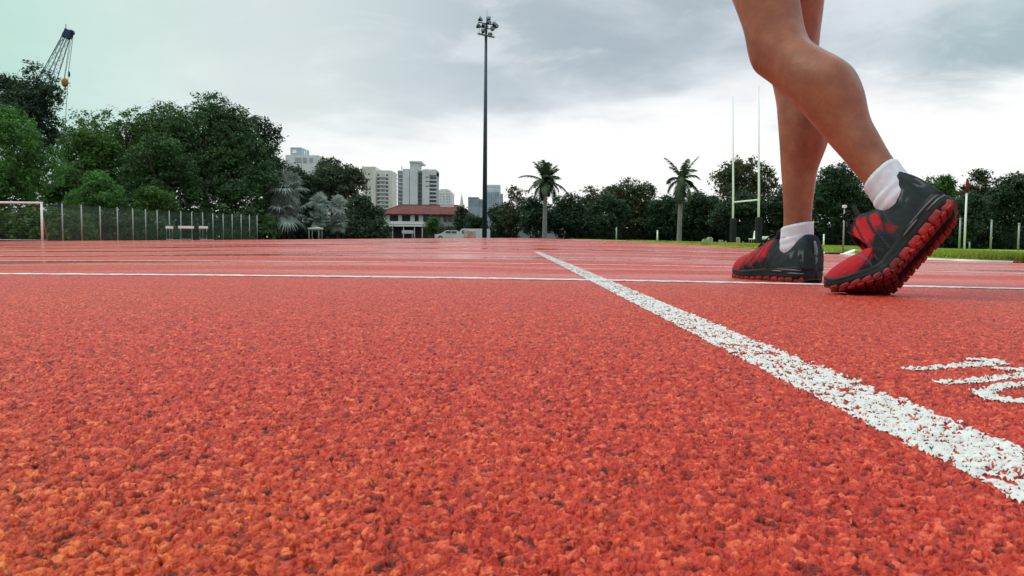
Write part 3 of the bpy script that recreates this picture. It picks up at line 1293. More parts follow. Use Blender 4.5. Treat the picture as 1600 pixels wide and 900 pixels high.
def leg_rings(ank, knee, hip, fwd):
    rings = []
    fwd = np.array(fwd) / np.linalg.norm(fwd)

    def frame(a, b):
        t = (b - a) / np.linalg.norm(b - a)
        f = fwd - t * (fwd @ t)
        f /= np.linalg.norm(f)
        return t, f, np.cross(t, f)
    t1, f1, s1 = frame(ank, knee)
    t2, f2, s2 = frame(knee, hip)
    M = 40
    a = np.linspace(0, 2 * math.pi, M, endpoint=False)
    L1 = np.linalg.norm(knee - ank)
    L2 = np.linalg.norm(hip - knee)
    seq = [(0, u) for u in np.linspace(-.12, 1, 46)] + [(1, u) for u in np.linspace(0, 1, 40)[1:]]
    for seg, u in seq:
        rs, rf, off = cr(u, SHANK if seg == 0 else THIGH)
        d = (u - 1) * L1 if seg == 0 else u * L2
        w = float(sm((d + .07) / .14))
        f = f1 * (1 - w) + f2 * w
        s = s1 * (1 - w) + s2 * w
        # rounded polyline at the knee
        if abs(d) < .07:
            pa = knee - t1 * .07
            pb = knee + t2 * .07
            q = (d + .07) / .14
            c = (1 - q) ** 2 * pa + 2 * q * (1 - q) * knee + q * q * pb
        else:
            c = ank + t1 * (u * L1) if seg == 0 else knee + t2 * (u * L2)
        c = c - f * off
        ca, sa = np.cos(a), np.sin(a)
        prof = np.ones(M)
        if seg == 0:      # shin edge in front, two heads of the calf behind
            prof += .035 * np.exp(-((a - 0) / .35) ** 2) * (0.2 < u < .85) + .035 * np.exp(-((a - 2 * math.pi) / .35) ** 2) * (0.2 < u < .85)
            cv = math.exp(-((u - .66) / .18) ** 2)
            prof += cv * (.09 * np.exp(-((a - 2.5) / .4) ** 2) + .065 * np.exp(-((a - 3.8) / .4) ** 2) - .035 * np.exp(-((a - math.pi) / .22) ** 2))
            lv = math.exp(-((u - .40) / .05) ** 2)          # lower edge of the calf muscle, then the tendon
            prof -= lv * .055 * (np.exp(-((a - 2.5) / .5) ** 2) + np.exp(-((a - 3.8) / .5) ** 2))
            tv = math.exp(-((u - .10) / .12) ** 2)
            prof += tv * (.10 * np.exp(-((a - math.pi) / .28) ** 2) - .07 * np.exp(-((a - 2.45) / .3) ** 2) - .07 * np.exp(-((a - 3.83) / .3) ** 2))
            sv = math.exp(-((u - .55) / .25) ** 2)
            prof += sv * .045 * (np.exp(-((a - .75) / .3) ** 2) - np.exp(-((a - 1.35) / .25) ** 2))
        else:
            qv = math.exp(-((u - .22) / .16) ** 2)         # thigh muscles above the knee
            prof += qv * (.06 * np.exp(-((a - .85) / .35) ** 2) + .045 * np.exp(-((a - 5.43) / .35) ** 2) - .03 * np.exp(-((a - 1.5) / .3) ** 2) - .03 * np.exp(-((a - 4.78) / .3) ** 2))
        kv = math.exp(-((d - .008) / .038) ** 2)    # kneecap
        fr = np.exp(-(np.minimum(a, 2 * math.pi - a) / .55) ** 2)
        prof += kv * .17 * fr - kv * .05 * (np.exp(-((a - 1.0) / .3) ** 2) + np.exp(-((a - 5.28) / .3) ** 2))
        kt = math.exp(-((d + .060) / .02) ** 2)
        prof += kt * .05 * fr
        hv = math.exp(-((d - .02) / .05) ** 2)      # hamstring cords behind the knee
        prof += hv * (.05 * np.exp(-((a - 2.45) / .25) ** 2) + .05 * np.exp(-((a - 3.85) / .25) ** 2) - .04 * np.exp(-((a - math.pi) / .25) ** 2))
        rings.append(c + f * (rf * prof * ca)[:, None] + s * (rs * prof * sa)[:, None])
    return rings


person = thing('person', 'walking person seen from the thighs down in red and black running shoes', 'person',
               (0.66, 1.80, 0.0))
PINV = Vector(person.location)


def build_body():
    V, F = [], []
    for ank, knee, hip in ((ANK_R, KNEE_R, HIP_R), (ANK_L, KNEE_L, HIP_L)):
        v, f = loft(leg_rings(ank, knee, hip, WALK))
        F += [tuple(i + sum(len(q) for q in V) for i in ff) for ff in f]
        V.append(v)
    # pelvis and waist
    c = (HIP_L + HIP_R) / 2
    side = (HIP_R - HIP_L)
    side[2] = 0
    side /= np.linalg.norm(side)
    fw = np.cross(np.array((0, 0, 1.0)), side)
    a = np.linspace(0, 2 * math.pi, 40, endpoint=False)
    rings = []
    for z, rs, rf in ((-.10, .05, .05), (-.085, .12, .09), (-.04, .165, .115), (.03, .175, .12), (.10, .165, .11), (.18, .15, .10), (.24, .145, .098)):
        rings.append(c + np.array((0, 0, z)) + np.cos(a)[:, None] * side * rs + np.sin(a)[:, None] * fw * rf)
    v, f = loft(rings)
    F += [tuple(i + sum(len(q) for q in V) for i in ff) for ff in f]
    V.append(v)
    me = mesh_pd('body', np.concatenate(V) - np.array(PINV), F)
    o = link('body', me, skin_mat(), person)
    rm = o.modifiers.new('Remesh', 'REMESH')
    rm.mode = 'VOXEL'
    rm.voxel_size = 0.0055
    rm.use_smooth_shade = True
    s = o.modifiers.new('Smooth', 'SMOOTH')
    s.factor = 0.5
    s.iterations = 3
    # shorts, out of the frame but part of the figure
    rings = []
    for z, rs, rf in ((-.16, .20, .15), (-.10, .195, .148), (0, .188, .135), (.10, .178, .125), (.19, .160, .112)):
        rings.append(c + np.array((0, 0, z)) + np.cos(a)[:, None] * side * rs + np.sin(a)[:, None] * fw * rf)
    v, f = loft(rings, False)
    o = link('shorts', mesh_pd('shorts', v - np.array(PINV), f), mat('shorts_cloth', (.02, .02, .025), .8), person)
    so = o.modifiers.new('Solidify', 'SOLIDIFY')
    so.thickness = .004


build_body()


def sock(ank, knee, foot, base):
    """ribbed ankle sock from inside the shoe to just above the collar"""
    t = (knee - ank) / np.linalg.norm(knee - ank)
    fw = WALK - t * (WALK @ t)
    fw /= np.linalg.norm(fw)
    s = np.cross(t, fw)
    M = 56
    a = np.linspace(0, 2 * math.pi, M, endpoint=False)
    L1 = np.linalg.norm(knee - ank)
    rings = []
    hs = list(np.linspace(-.045, base, 30)) + [base + .001, base - .004]
    for i, h in enumerate(hs):
        u = h / L1
        rs, rf, off = cr(max(-.12, u), SHANK)
        g = .0044 + (.001 if i < 29 else -.0035)
        g -= .004 * float(sm((.012 - h) / .05))
        rib = .0006 * np.cos(a * 28) * (1 if h > .02 else .3)
        crease = .0007 * np.sin(h * 330 + 1.5 * np.sin(a * 2)) * (1 if h < .035 else .25)
        slant = .006 * np.cos(a + 2.6) * (1 if h > .03 else 0)
        c = ank + t * h - fw * (off + .01 * sm(-h / .08))
        rings.append(c + fw * ((rf + g + rib + crease) * np.cos(a))[:, None] + s * ((rs + g + rib + crease) * np.sin(a))[:, None] + t * slant[:, None])
    v, f = loft(rings, False)
    return link('sock', mesh_pd('sock', v - np.array(PINV), f), M_SOCK, person)


M_SOCK = mat('white_sock_knit', (0.66, 0.67, 0.76), 0.9, 0.15, noise=(60, 0.10), bump=(700, 0.6, 0.0012))
sock(ANK_R, KNEE_R, FR, .062)
sock(ANK_L, KNEE_L, FL, .071)


class Rel:
    def __init__(self, f):
        self.f = f
        self.bend = f.bend

    def __call__(self, P):
        return self.f(P) - np.array(PINV)


shoe(person, Rel(FR), -1, 'red and black running shoe planted flat on the track')
shoe(person, Rel(FL), 1, 'red and black running shoe with its heel lifted and red studs showing', 1.24)


# ------------------------------------------------------------------ trees and plants
rngG = np.random.default_rng(3)


def leaf_cloud(name, lobes, n, size, seed, m, parent, droop=0.0, inner=0.25, aspect=0.55):
    """leaf-sized quads spread through a set of ellipsoid lobes (cx,cy,cz,rx,ry,rz,weight)"""
    rng = np.random.default_rng(seed)
    lb = np.array(lobes, float)
    wgt = lb[:, 3] * lb[:, 4] + lb[:, 4] * lb[:, 5]
    if lb.shape[1] > 6:
        wgt = wgt * lb[:, 6]
    wgt /= wgt.sum()
    # sprays: clusters of leaves near the lobe surface
    ncl = max(12, n // 16)
    li = rng.choice(len(lb), ncl, p=wgt)
    d = rng.normal(size=(ncl, 3))
    d[:, 2] += 0.25
    d /= np.linalg.norm(d, axis=1)[:, None]
    rad = np.where(rng.random(ncl) < inner, rng.random(ncl) ** 0.5 * 0.85, 0.86 + 0.20 * rng.random(ncl))
    cc = lb[li, :3] + d * lb[li, 3:6] * rad[:, None]
    cs = size * (1.5 + 1.6 * rng.random(ncl))
    ci = rng.integers(0, ncl, n)
    P = cc[ci] + rng.normal(size=(n, 3)) * cs[ci][:, None] * np.array((.75, .75, .5))
    P[:, 2] = np.maximum(P[:, 2], 0.05)
    # orientation: outward and up, well scattered
    nn = d[ci] * 0.7 + rng.normal(size=(n, 3)) * 0.75 + np.array((0, 0, .55))
    nn /= np.linalg.norm(nn, axis=1)[:, None]
    t = np.cross(nn, rng.normal(size=(n, 3)))
    t[:, 2] -= droop
    t /= np.linalg.norm(t, axis=1)[:, None] + 1e-9
    b = np.cross(nn, t)
    s = size * (0.40 + 1.25 * rng.random(n) ** 1.6)[:, None]
    A = P - t * s
    B = P + b * s * aspect
    C = P + t * s
    D = P - b * s * aspect
    V = np.stack([A, B, C, D], 1).reshape(-1, 3)
    F = np.arange(4 * n).reshape(n, 4)
    o = link(name, np_mesh(name, V, F), m, parent)
    return o


M_LEAF = {
    'dark': leaf_mat('leaf_dark', (0.022, 0.048, 0.024), (0.052, 0.096, 0.044), 0.30),
    'deep': leaf_mat('leaf_deep', (0.026, 0.075, 0.024), (0.072, 0.150, 0.040), 0.32),
    'mid': leaf_mat('leaf_mid', (0.036, 0.100, 0.020), (0.105, 0.205, 0.038), 0.35),
    'light': leaf_mat('leaf_light', (0.050, 0.150, 0.030), (0.120, 0.270, 0.060), 0.40),
    'grey': leaf_mat('leaf_greygreen', (0.050, 0.075, 0.042), (0.110, 0.140, 0.075), 0.35),
    'silver': leaf_mat('leaf_silver', (0.22, 0.27, 0.24), (0.42, 0.47, 0.42), 0.25),
    'olive': leaf_mat('leaf_olive', (0.042, 0.056, 0.020), (0.095, 0.105, 0.040), 0.35),
    'palm': leaf_mat('leaf_palm', (0.030, 0.058, 0.026), (0.075, 0.110, 0.050), 0.25),
}
M_BARK = mat('bark', (0.085, 0.070, 0.052), 0.9, 0.1, noise=(6, 0.5), bump=(25, 0.6, 0.03))
M_PALMBARK = mat('palm_bark', (0.22, 0.215, 0.19), 0.85, 0.15, noise=(5, 0.3), bump=(18, 0.5, 0.03))


def trunk(parent, h, r, seed, spread, top, name='trunk', limbs=5, start=.45):
    rng = random.Random(seed)
    g = MB()
    pts = [(0, 0, -.3), (rng.uniform(-.1, .1), rng.uniform(-.1, .1), h * .3), (rng.uniform(-.25, .25), rng.uniform(-.2, .2), h * .65), (rng.uniform(-.4, .4), rng.uniform(-.3, .3), h)]
    g.tube(pts, [r * 1.25, r, r * .75, r * .35], 9)
    for k in range(limbs):
        a = k * 2 * math.pi / limbs + rng.uniform(-.4, .4)
        z0 = h * rng.uniform(start, .75)
        z1 = min(top, z0 + (top - z0) * rng.uniform(.5, .95))
        e = spread * rng.uniform(.45, .85)
        p0 = Vector((0, 0, z0))
        p1 = Vector((math.cos(a) * e * .45, math.sin(a) * e * .45, z0 + (z1 - z0) * .55))
        p2 = Vector((math.cos(a) * e, math.sin(a) * e, z1))
        g.tube([p0, p1, p2], [r * .5, r * .32, r * .1], 6)
        for q in range(2):
            a2 = a + rng.uniform(-1, 1)
            g.tube([p1, p1 + Vector((math.cos(a2) * e * .5, math.sin(a2) * e * .5, (z1 - z0) * .3))], [r * .22, r * .06], 5)
    return g.build(name, M_BARK, parent)


def tree(px, hw, top, Y, kind, label, base=0.06, n=9000, leaf=.17, nl=9, gap=0.25, group=None, seed=None, flat=.8, cname='tree', name='broadleaf_tree', xs=1.0):
    """px centre, hw half width and top are photo pixels, Y the distance"""
    seed = abs(int(px)) if seed is None else seed
    rng = random.Random(seed)
    x = xat(px, Y)
    z0 = gzf(x, Y)
    H = zat(px, top, Y) - z0
    rx = hw / FPX * Y
    t = thing(name, label, cname, (x, Y, z0), 0, group)
    zb = H * base
    cz, rz = (H + zb) / 2, (H - zb) / 2
    ry = rx * flat
    lobes = [(0, 0, cz - .12 * rz, rx * .66, ry * .66, rz * .78, 1.0)]
    for k in range(nl):
        a = 2 * math.pi * k / nl + rng.uniform(-.35, .35)
        el = rng.uniform(-.55, .95)
        f = .60 + .1 * rng.random()
        lr = rng.uniform(.30, .46)
        lobes.append((math.cos(a) * math.cos(el) * rx * f, math.sin(a) * math.cos(el) * ry * f, cz + math.sin(el) * rz * (1 - lr) * 1.0, rx * lr, ry * lr, min(rx, rz) * lr * .95, 1.0))
    for k in range(4):
        lr = rng.uniform(.24, .36)
        a = rng.uniform(-1, 1) * .55
        lobes.append((a * rx, rng.uniform(-.4, .4) * ry, H - min(rx, rz) * lr * .92 - abs(a) ** 1.6 * rz * .9 * rng.uniform(.6, 1.1), rx * lr, ry * lr, min(rx, rz) * lr * .95, .8))
    leaf_cloud('crown', lobes, int(n * 2.2), leaf * .66, seed, M_LEAF[kind], t, inner=gap)
    trunk(t, H * .72, max(.10, .022 * H + .02 * rx), seed, rx * .8, H * .88)
    return t


# the wooded bank on the left
tree(50, 62, 92, 98, 'dark', 'tall dark tree with see-through crown at far left under the crane', n=13000, leaf=.22, nl=13, gap=.25, base=.25)
tree(4, 86, 165, 70, 'light', 'bright green bushy tree standing behind the football goal', n=15000, leaf=.18)
tree(104, 34, 254, 80, 'mid', 'small green tree in the notch below the crane hook', n=6000, leaf=.17)
tree(150, 44, 200, 90, 'mid', 'sloping green tree where the left wood falls to the crane cable', n=9000, leaf=.2)
tree(196, 96, 157, 94, 'mid', 'broad domed green tree right of the crane cable', n=20000, leaf=.22, nl=16)
tree(262, 66, 158, 96, 'mid', 'green tree bridging the dip between the two tall domed trees', n=12000, leaf=.21)
tree(322, 96, 144, 95, 'deep', 'tallest domed tree in the middle of the left wood', n=20000, leaf=.22, nl=16)
tree(402, 56, 180, 100, 'dark', 'blackish tree sloping down beside the white roofline', n=14000, leaf=.21, nl=13)
tree(252, 74, 212, 86, 'deep', 'dense dark tree in front of the two tall domed trees', n=13000, leaf=.2)
tree(362, 78, 222, 92, 'deep', 'dark low-branched tree just left of the silver palms', n=13000, leaf=.2)
tree(152, 42, 266, 78, 'light', 'pale green round bush-like tree behind the fence posts', n=8000, leaf=.16, name='shrub_tree')
tree(234, 42, 290, 80, 'mid', 'low mid green tree behind the fence between two hurdles and goal', n=6000, leaf=.16, name='shrub_tree')
tree(518, 58, 247, 122, 'grey', 'grey-green rounded tree in front of the sand coloured tower', n=14000, leaf=.26, nl=13)
tree(470, 40, 262, 118, 'dark', 'dark tree below the white roofline building', n=7500, leaf=.24)
tree(568, 32, 307, 106, 'dark', 'low dark round tree left of the red-roofed house', n=9000, leaf=.18)
tree(432, 36, 296, 100, 'deep', 'dark tree filling the gap behind the left silver palm', n=6500, leaf=.19)
# in front of and beside the house
tree(722, 15, 324, 118, 'dark', 'narrow dark tree hiding the right end of the house', n=3600, leaf=.19, base=.1)
tree(676, 11, 338, 122, 'mid', 'slim small tree in front of the house wall', n=1600, leaf=.17, base=.1)
tree(744, 20, 332, 110, 'dark', 'low dark tree left of the floodlight mast', n=3000, leaf=.18)
tree(782, 24, 316, 108, 'dark', 'dark tree right of the floodlight mast', n=4000, leaf=.19)
# the tree line across the middle
tree(806, 30, 292, 104, 'olive', 'loose open-crowned tree left of the first palm', n=3000, leaf=.19, gap=.1)
tree(838, 30, 306, 100, 'dark', 'dark tree straight behind the first palm', n=6000, leaf=.19)
tree(886, 34, 300, 102, 'dark', 'dark tree just right of the first palm', n=7000, leaf=.19)
tree(922, 26, 292, 108, 'olive', 'small loose-topped tree midway between the palms', n=3500, leaf=.20, gap=.15)
tree(985, 56, 279, 98, 'olive', 'broad rounded olive tree left of the second palm', n=13000, leaf=.19, nl=11)
tree(950, 34, 304, 92, 'dark', 'lower dark tree in front of the broad olive tree', n=6000, leaf=.17)
tree(1038, 36, 306, 94, 'dark', 'dark tree behind the second palm trunk', n=7000, leaf=.18)
tree(1092, 40, 298, 92, 'dark', 'dark tree between the second palm and the rugby posts', n=7500, leaf=.18)
tree(1160, 54, 243, 96, 'olive', 'airy open tree showing sky behind the rugby posts', n=5200, leaf=.24, gap=.1, nl=13, base=.25)
tree(1150, 46, 296, 88, 'dark', 'dense dark tree under the airy tree at the rugby posts', n=8000, leaf=.17)
tree(1228, 40, 286, 86, 'dark', 'dark tree behind the standing leg', n=8000, leaf=.17)
tree(1308, 56, 254, 80, 'dark', 'dark rounded tree seen between the two legs', n=14000, leaf=.17, nl=11)
tree(1392, 46, 284, 78, 'dark', 'dark tree behind the lifted shoe', n=8000, leaf=.16)
tree(1462, 34, 272, 78, 'mid', 'leafy green tree just right of the lifted heel', n=6000, leaf=.17)
tree(1528, 34, 266, 84, 'olive', 'loose-topped tree above the flag pole', n=5500, leaf=.18, gap=.2)
tree(1586, 48, 268, 76, 'dark', 'large dark tree at the right edge of the field', n=12000, leaf=.16, nl=10)
tree(1500, 44, 300, 72, 'dark', 'lower dark tree behind the white flag pole', n=8000, leaf=.16)
tree(1660, 60, 262, 74, 'dark', 'dark tree beyond the right edge', n=6000, leaf=.18)
tree(-95, 70, 150, 74, 'dark', 'dark tree beyond the left edge', n=6000, leaf=.2)


def hedge(px0, px1, top, Y, kind, label, seed, n=6000, leaf=.15, depth=1.0):
    x0, x1 = xat(px0, Y), xat(px1, Y)
    xc = (x0 + x1) / 2
    z0 = gzf(xc, Y)
    H = zat((px0 + px1) / 2, top, Y) - z0
    t = thing('hedge', label, 'hedge', (xc, Y, z0))
    rng = random.Random(seed)
    L_ = x1 - x0
    k = max(4, int(L_ / max(1.0, H * .8)))
    lobes = []
    for i in range(k * 2):
        u = (i + .5) / (k * 2) * L_ - L_ / 2
        hh = H * rng.uniform(.78, 1.0)
        lobes.append((u, rng.uniform(-.2, .2), hh * .5, L_ / (k * 2) * 1.0, depth, hh * .52, 1.0))
        lobes.append((u, rng.uniform(-.2, .2), hh * .22, L_ / (k * 2) * 1.0, depth, hh * .24, 1.0))
    leaf_cloud('foliage', lobes, n, leaf, seed, M_LEAF[kind], t, inner=.35)
    for i in range(k):
        u = (i + .5) / k * L_ - L_ / 2
        g = MB()
        g.tube([(u, 0, -.2), (u + .1, 0, H * .4), (u - .05, 0.1, H * .8)], [.07, .05, .02], 6)
        g.build('stem', M_BARK, t)
    return t


hedge(-70, 130, 322, 64, 'mid', 'leafy green hedge behind the football goal', 1, 11000)
hedge(110, 262, 328, 75, 'deep', 'dark hedge behind the evenly spaced fence posts', 2, 11000)
hedge(246, 420, 318, 86, 'deep', 'dark hedge behind the white hurdles', 3, 13000)
hedge(405, 600, 338, 100, 'dark', 'dark hedge under the silver palms', 4, 12000)
hedge(690, 800, 352, 124, 'dark', 'low hedge behind the white vehicles', 5, 4000, .18)
hedge(770, 905, 324, 110, 'dark', 'dark hedge behind the white minibus', 6, 8000, .19)
hedge(890, 1060, 312, 104, 'dark', 'dark hedge between the two palms', 7, 12000, .19)
hedge(1040, 1210, 306, 96, 'dark', 'dark hedge behind the rugby posts', 8, 10000, .18)
hedge(1200, 1400, 302, 88, 'dark', 'dark hedge behind both running shoes', 9, 12000, .17)
hedge(1380, 1660, 302, 82, 'dark', 'dark hedge along the right side of the field', 10, 14000, .16)


hedge(-120, 250, 296, 102, 'dark', 'long dark hedge deep inside the left wood', 21, 16000, .22, 1.5)
hedge(250, 600, 325, 128, 'dark', 'long dark hedge in shade behind the silver palms', 22, 14000, .24, 1.5)
hedge(770, 1060, 345, 122, 'dark', 'long dark hedge in shade behind the palm trees', 23, 14000, .24, 1.5)
hedge(1040, 1380, 345, 112, 'dark', 'long dark hedge in shade beyond the rugby field', 24, 16000, .22, 1.5)
hedge(1360, 1700, 345, 100, 'dark', 'long dark hedge in shade at the right end of the field', 25, 16000, .2, 1.5)


# ---- feather palms
def palm(px, base, top_heart, Y, label, seed, n_up, tilt=0.0, up_share=.35):
    x = xat(px, Y)
    z0 = gzf(x, Y)
    H = zat(px, top_heart, Y) - z0
    t = thing('palm_tree', label, 'palm', (x, Y, z0), 0, 'feather palms along the far side of the field')
    rng = random.Random(seed)
    g = MB()
    pts, rad = [], []
    for i in range(14):
        u = i / 13
        pts.append((tilt * u * u, 0, -.3 + (H + .3) * u))
        rad.append(.26 - .10 * u + .05 * math.exp(-(u / .05) ** 2) + (.012 if i % 2 else 0))
    g.tube(pts, rad, 10)
    g.build('trunk', M_PALMBARK, t)
    heart = Vector((tilt, 0, H))
    nf = n_up
    for k in range(nf):
        az = k * 2.399 + rng.uniform(-.2, .2)
        if k < nf * up_share:
            el = R(rng.uniform(52, 86))
            droop = rng.uniform(.25, .7)
        else:
            el = R(rng.uniform(-72, 42))
            droop = rng.uniform(.6, 1.35)
        Lf = 2.55 * rng.uniform(.65, 1.15)
        V, F = [], []
        m_ = 18
        mid = []
        p = heart.copy()
        e = el
        for i in range(m_):
            d = Vector((math.cos(az) * math.cos(e), math.sin(az) * math.cos(e), math.sin(e)))
            mid.append((p.copy(), d.copy()))
            p = p + d * (Lf / m_)
            e -= droop * 1.9 / m_ * (0.35 + i / m_)
        side = Vector((-math.sin(az), math.cos(az), 0))
        for i in range(1, m_):
            p, d = mid[i]
            u = i / m_
            ll = .62 * math.sin(math.pi * min(1, u * .82 + .14)) ** .7
            for sg in (-1, 1):
                for q in range(2):
                    pp = p + d * (Lf / m_) * q * .5
                    tip = pp + side * sg * ll * rng.uniform(.7, 1) + d * ll * .45 + Vector((0, 0, -ll * rng.uniform(.25, .6)))
                    mdl = pp + (tip - pp) * .5 + Vector((0, 0, .05))
                    w = d * .035
                    b = len(V)
                    V += [tuple(pp - w), tuple(pp + w), tuple(mdl + w * 1.1), tuple(tip), tuple(mdl - w * 1.1)]
                    F.append((b, b + 1, b + 2, b + 3, b + 4))
        # rachis
        for i in range(m_ - 1):
            a, b2 = mid[i][0], mid[i + 1][0]
            w = .03 * (1 - i / m_) + .006
            b = len(V)
            up = Vector((0, 0, w))
            V += [tuple(a - side * w), tuple(a + side * w), tuple(b2 + side * w), tuple(b2 - side * w), tuple(a + up), tuple(b2 + up)]
            F += [(b, b + 1, b + 2, b + 3), (b, b + 4, b + 5, b + 3), (b + 1, b + 4, b + 5, b + 2)]
        me = bpy.data.meshes.new('frond')
        me.from_pydata(V, [], F)
        link('frond', me, M_LEAF['palm'], t)
    return t


palm(851, 372, 283, 82, 'feather palm with an upright tuft of fronds behind the white minibus', 4, 30, 0.0, .36)
palm(1061, 378, 280, 78, 'feather palm with drooping fronds and slim pale trunk', 9, 23, .15, .2)


# ---- silver fan palms
def fan_palm(px, top, Y, label, seed, hw, nf=26):
    x = xat(px, Y)
    z0 = gzf(x, Y)
    H = zat(px, top, Y) - z0
    rad = hw / FPX * Y
    t = thing('fan_palm', label, 'palm', (x, Y, z0), 0, 'silver fan palms by the left wood')
    rng = random.Random(seed)
    g = MB()
    hh = H - rad * .95
    g.tube([(0, 0, -.3), (.05, 0, hh * .5), (0, 0, max(hh, .4))], [.26, .22, .2], 9)
    g.build('trunk', M_BARK, t)
    for k in range(nf):
        tier = k % 2
        heart = Vector((rng.uniform(-.2, .2) * rad, rng.uniform(-.2, .2) * rad, max(hh, .4) * (1.0, .52)[tier] + .3))
        az = k * 2.399
        el = R(82) - R(140) * (k / (nf - 1)) ** .9
        d = Vector((math.cos(az) * math.cos(el), math.sin(az) * math.cos(el), math.sin(el)))
        pet = heart + d * rad * rng.uniform(.2, .62)
        side = d.cross(Vector((0, 0, 1)))
        if side.length < .05:
            side = Vector((1, 0, 0))
        side.normalize()
        up = side.cross(d)
        V, F = [], []
        ns = 26
        fr = rad * rng.uniform(.46, .66)
        for i in range(ns):
            a = (i / (ns - 1) - .5) * R(290)
            dr = d * math.cos(a) + side * math.sin(a)
            sd = d * -math.sin(a) + side * math.cos(a)
            rr = fr * (1 - .25 * abs(a) / 2.5) * rng.uniform(.85, 1.08)
            w = fr * .050
            p1 = pet + dr * rr * .55 + up * fr * .10 - Vector((0, 0, .05 * fr))
            p2 = pet + dr * rr - Vector((0, 0, rng.uniform(.12, .38) * fr))
            b = len(V)
            V += [tuple(pet), tuple(p1 + sd * w), tuple(p2), tuple(p1 - sd * w)]
            F.append((b, b + 1, b + 2, b + 3))
        # stalk
        b = len(V)
        w = .025
        V += [tuple(heart - side * w), tuple(heart + side * w), tuple(pet + side * w), tuple(pet - side * w)]
        F.append((b, b + 1, b + 2, b + 3))
        me = bpy.data.meshes.new('fan_leaf')
        me.from_pydata(V, [], F)
        link('fan_leaf', me, M_LEAF['silver'], t)
    return t


fan_palm(445, 262, 94, 'taller silver-grey fan palm rising from the dark wood', 3, 38, 75)
fan_palm(499, 302, 92, 'shorter silver fan palm left of its close neighbour', 5, 20, 54)
fan_palm(527, 306, 94, 'shorter silver fan palm nearest the dark round tree', 6, 20, 54)

# ------------------------------------------------------------------ fence, goal, hurdles on the left
M_POST = mat('galvanised_post', (0.40, 0.42, 0.40), 0.5, 0.4, 0.3, noise=(8, 0.2))
M_WIRE = mat('green_wire', (0.035, 0.075, 0.045), 0.6, 0.3)
M_WHITE = mat('white_enamel', (0.86, 0.87, 0.86), 0.4, 0.45, noise=(6, 0.06))
M_DARK = mat('dark_metal', (0.02, 0.022, 0.025), 0.5, 0.4)


def left_fence():
    pxs = [66, 98, 128, 157, 184, 208, 228, 246, 265, 283, 300, 317, 333, 349, 363, 377, 390, 402]
    P = []
    for i, p in enumerate(pxs):
        Y = 52 + 30 * (1 - (402 - p) / 336.0) ** 1.15
        P.append((xat(p, Y), Y))
    x0, y0 = P[0]
    z0 = gzf(x0, y0)
    t = thing('mesh_fence', 'green wire mesh fence on pale posts along the left wood', 'fence', (x0, y0, z0))
    H = 2.45
    for x, y in P:
        g = MB()
        zz = gzf(x, y) - z0
        g.tube([(x - x0, y - y0, zz - .2), (x - x0, y - y0, zz + H)], .045, 8)
        g.ball((x - x0, y - y0, zz + H), .055, 1)
        g.build('post', M_POST, t)
    V, F = [], []
    for (xa, ya), (xb, yb) in zip(P[:-1], P[1:]):
        za, zb = gzf(xa, ya) - z0, gzf(xb, yb) - z0
        L_ = math.hypot(xb - xa, yb - ya)

        def pt(u, h):
            return (xa - x0 + (xb - xa) * u, ya - y0 + (yb - ya) * u, za + (zb - za) * u + h)

        def bar(u0, h0, u1, h1, w):
            b = len(V)
            V.extend([pt(u0, h0 - w), pt(u1, h1 - w), pt(u1, h1 + w), pt(u0, h0 + w)])
            F.append((b, b + 1, b + 2, b + 3))
        for h in (.06, H * .5, H - .05):
            bar(0, h, 1, h, .012)
        st = .16 / L_
        u = -H / L_
        while u < 1:
            for s_ in (1, -1):
                ua, ub = (u, u + H / L_)
                ha, hb = (0.05, H - .05) if s_ > 0 else (H - .05, 0.05)
                ca, cb = max(0, ua), min(1, ub)
                if cb > ca:
                    f0 = (ca - ua) / (ub - ua)
                    f1 = (cb - ua) / (ub - ua)
                    bar(ca, ha + (hb - ha) * f0, cb, ha + (hb - ha) * f1, .006)
            u += st
    me = bpy.data.meshes.new('mesh_panel')
    me.from_pydata(V, [], F)
    o = link('mesh_panel', me, M_WIRE, t)
    so = o.modifiers.new('Solidify', 'SOLIDIFY')
    so.thickness = .01


left_fence()


def football_goal():
    Y = 49.0
    x1 = xat(66, Y)
    z = gzf(x1, Y)
    t = thing('football_goal', 'white framed football goal with thin back stays at far left', 'goal', (x1, Y, z), R(-3))
    W_, H = 5.2, 2.32
    g = MB()
    g.tube([(0, 0, -.1), (0, 0, H)], .065, 10)
    g.build('upright', M_WHITE, t)
    g = MB()
    g.tube([(-W_, 0, -.1), (-W_, 0, H)], .065, 10)
    g.build('upright', M_WHITE, t)
    g = MB()
    g.tube([(-W_ - .06, 0, H), (.065, 0, H)], .066, 10)
    g.build('crossbar', M_WHITE, t)
    for x in (-.05, -W_ + .05):
        g = MB()
        g.tube([(x, .05, H - .05), (x - .55, .9, H - .12), (x - .75, 1.2, H - .5), (x - .9, 2.0, .02)], .03, 8)
        g.build('back_stay', M_POST, t)
    g = MB()
    g.tube([(-W_ - .85, 2.0, .04), (-.95, 2.0, .04)], .03, 8)
    g.build('ground_bar', M_POST, t)
    g = MB()
    for i in range(34):
        x = -W_ + .1 + i * (W_ - .2) / 33
        g.tube([(x - .55, .9, H - .12), (x - .75, 1.2, H - .5), (x - .9, 2.0, .05)], .006, 4, False)
    for k in range(14):
        u = k / 13
        p = Vector((-.55, .9, H - .12)).lerp(Vector((-.9, 2.0, .05)), u)
        g.tube([(p.x - W_, p.y, p.z), (p.x, p.y, p.z)], .006, 4, False)
    g.build('net', M_WIRE, t)


football_goal()


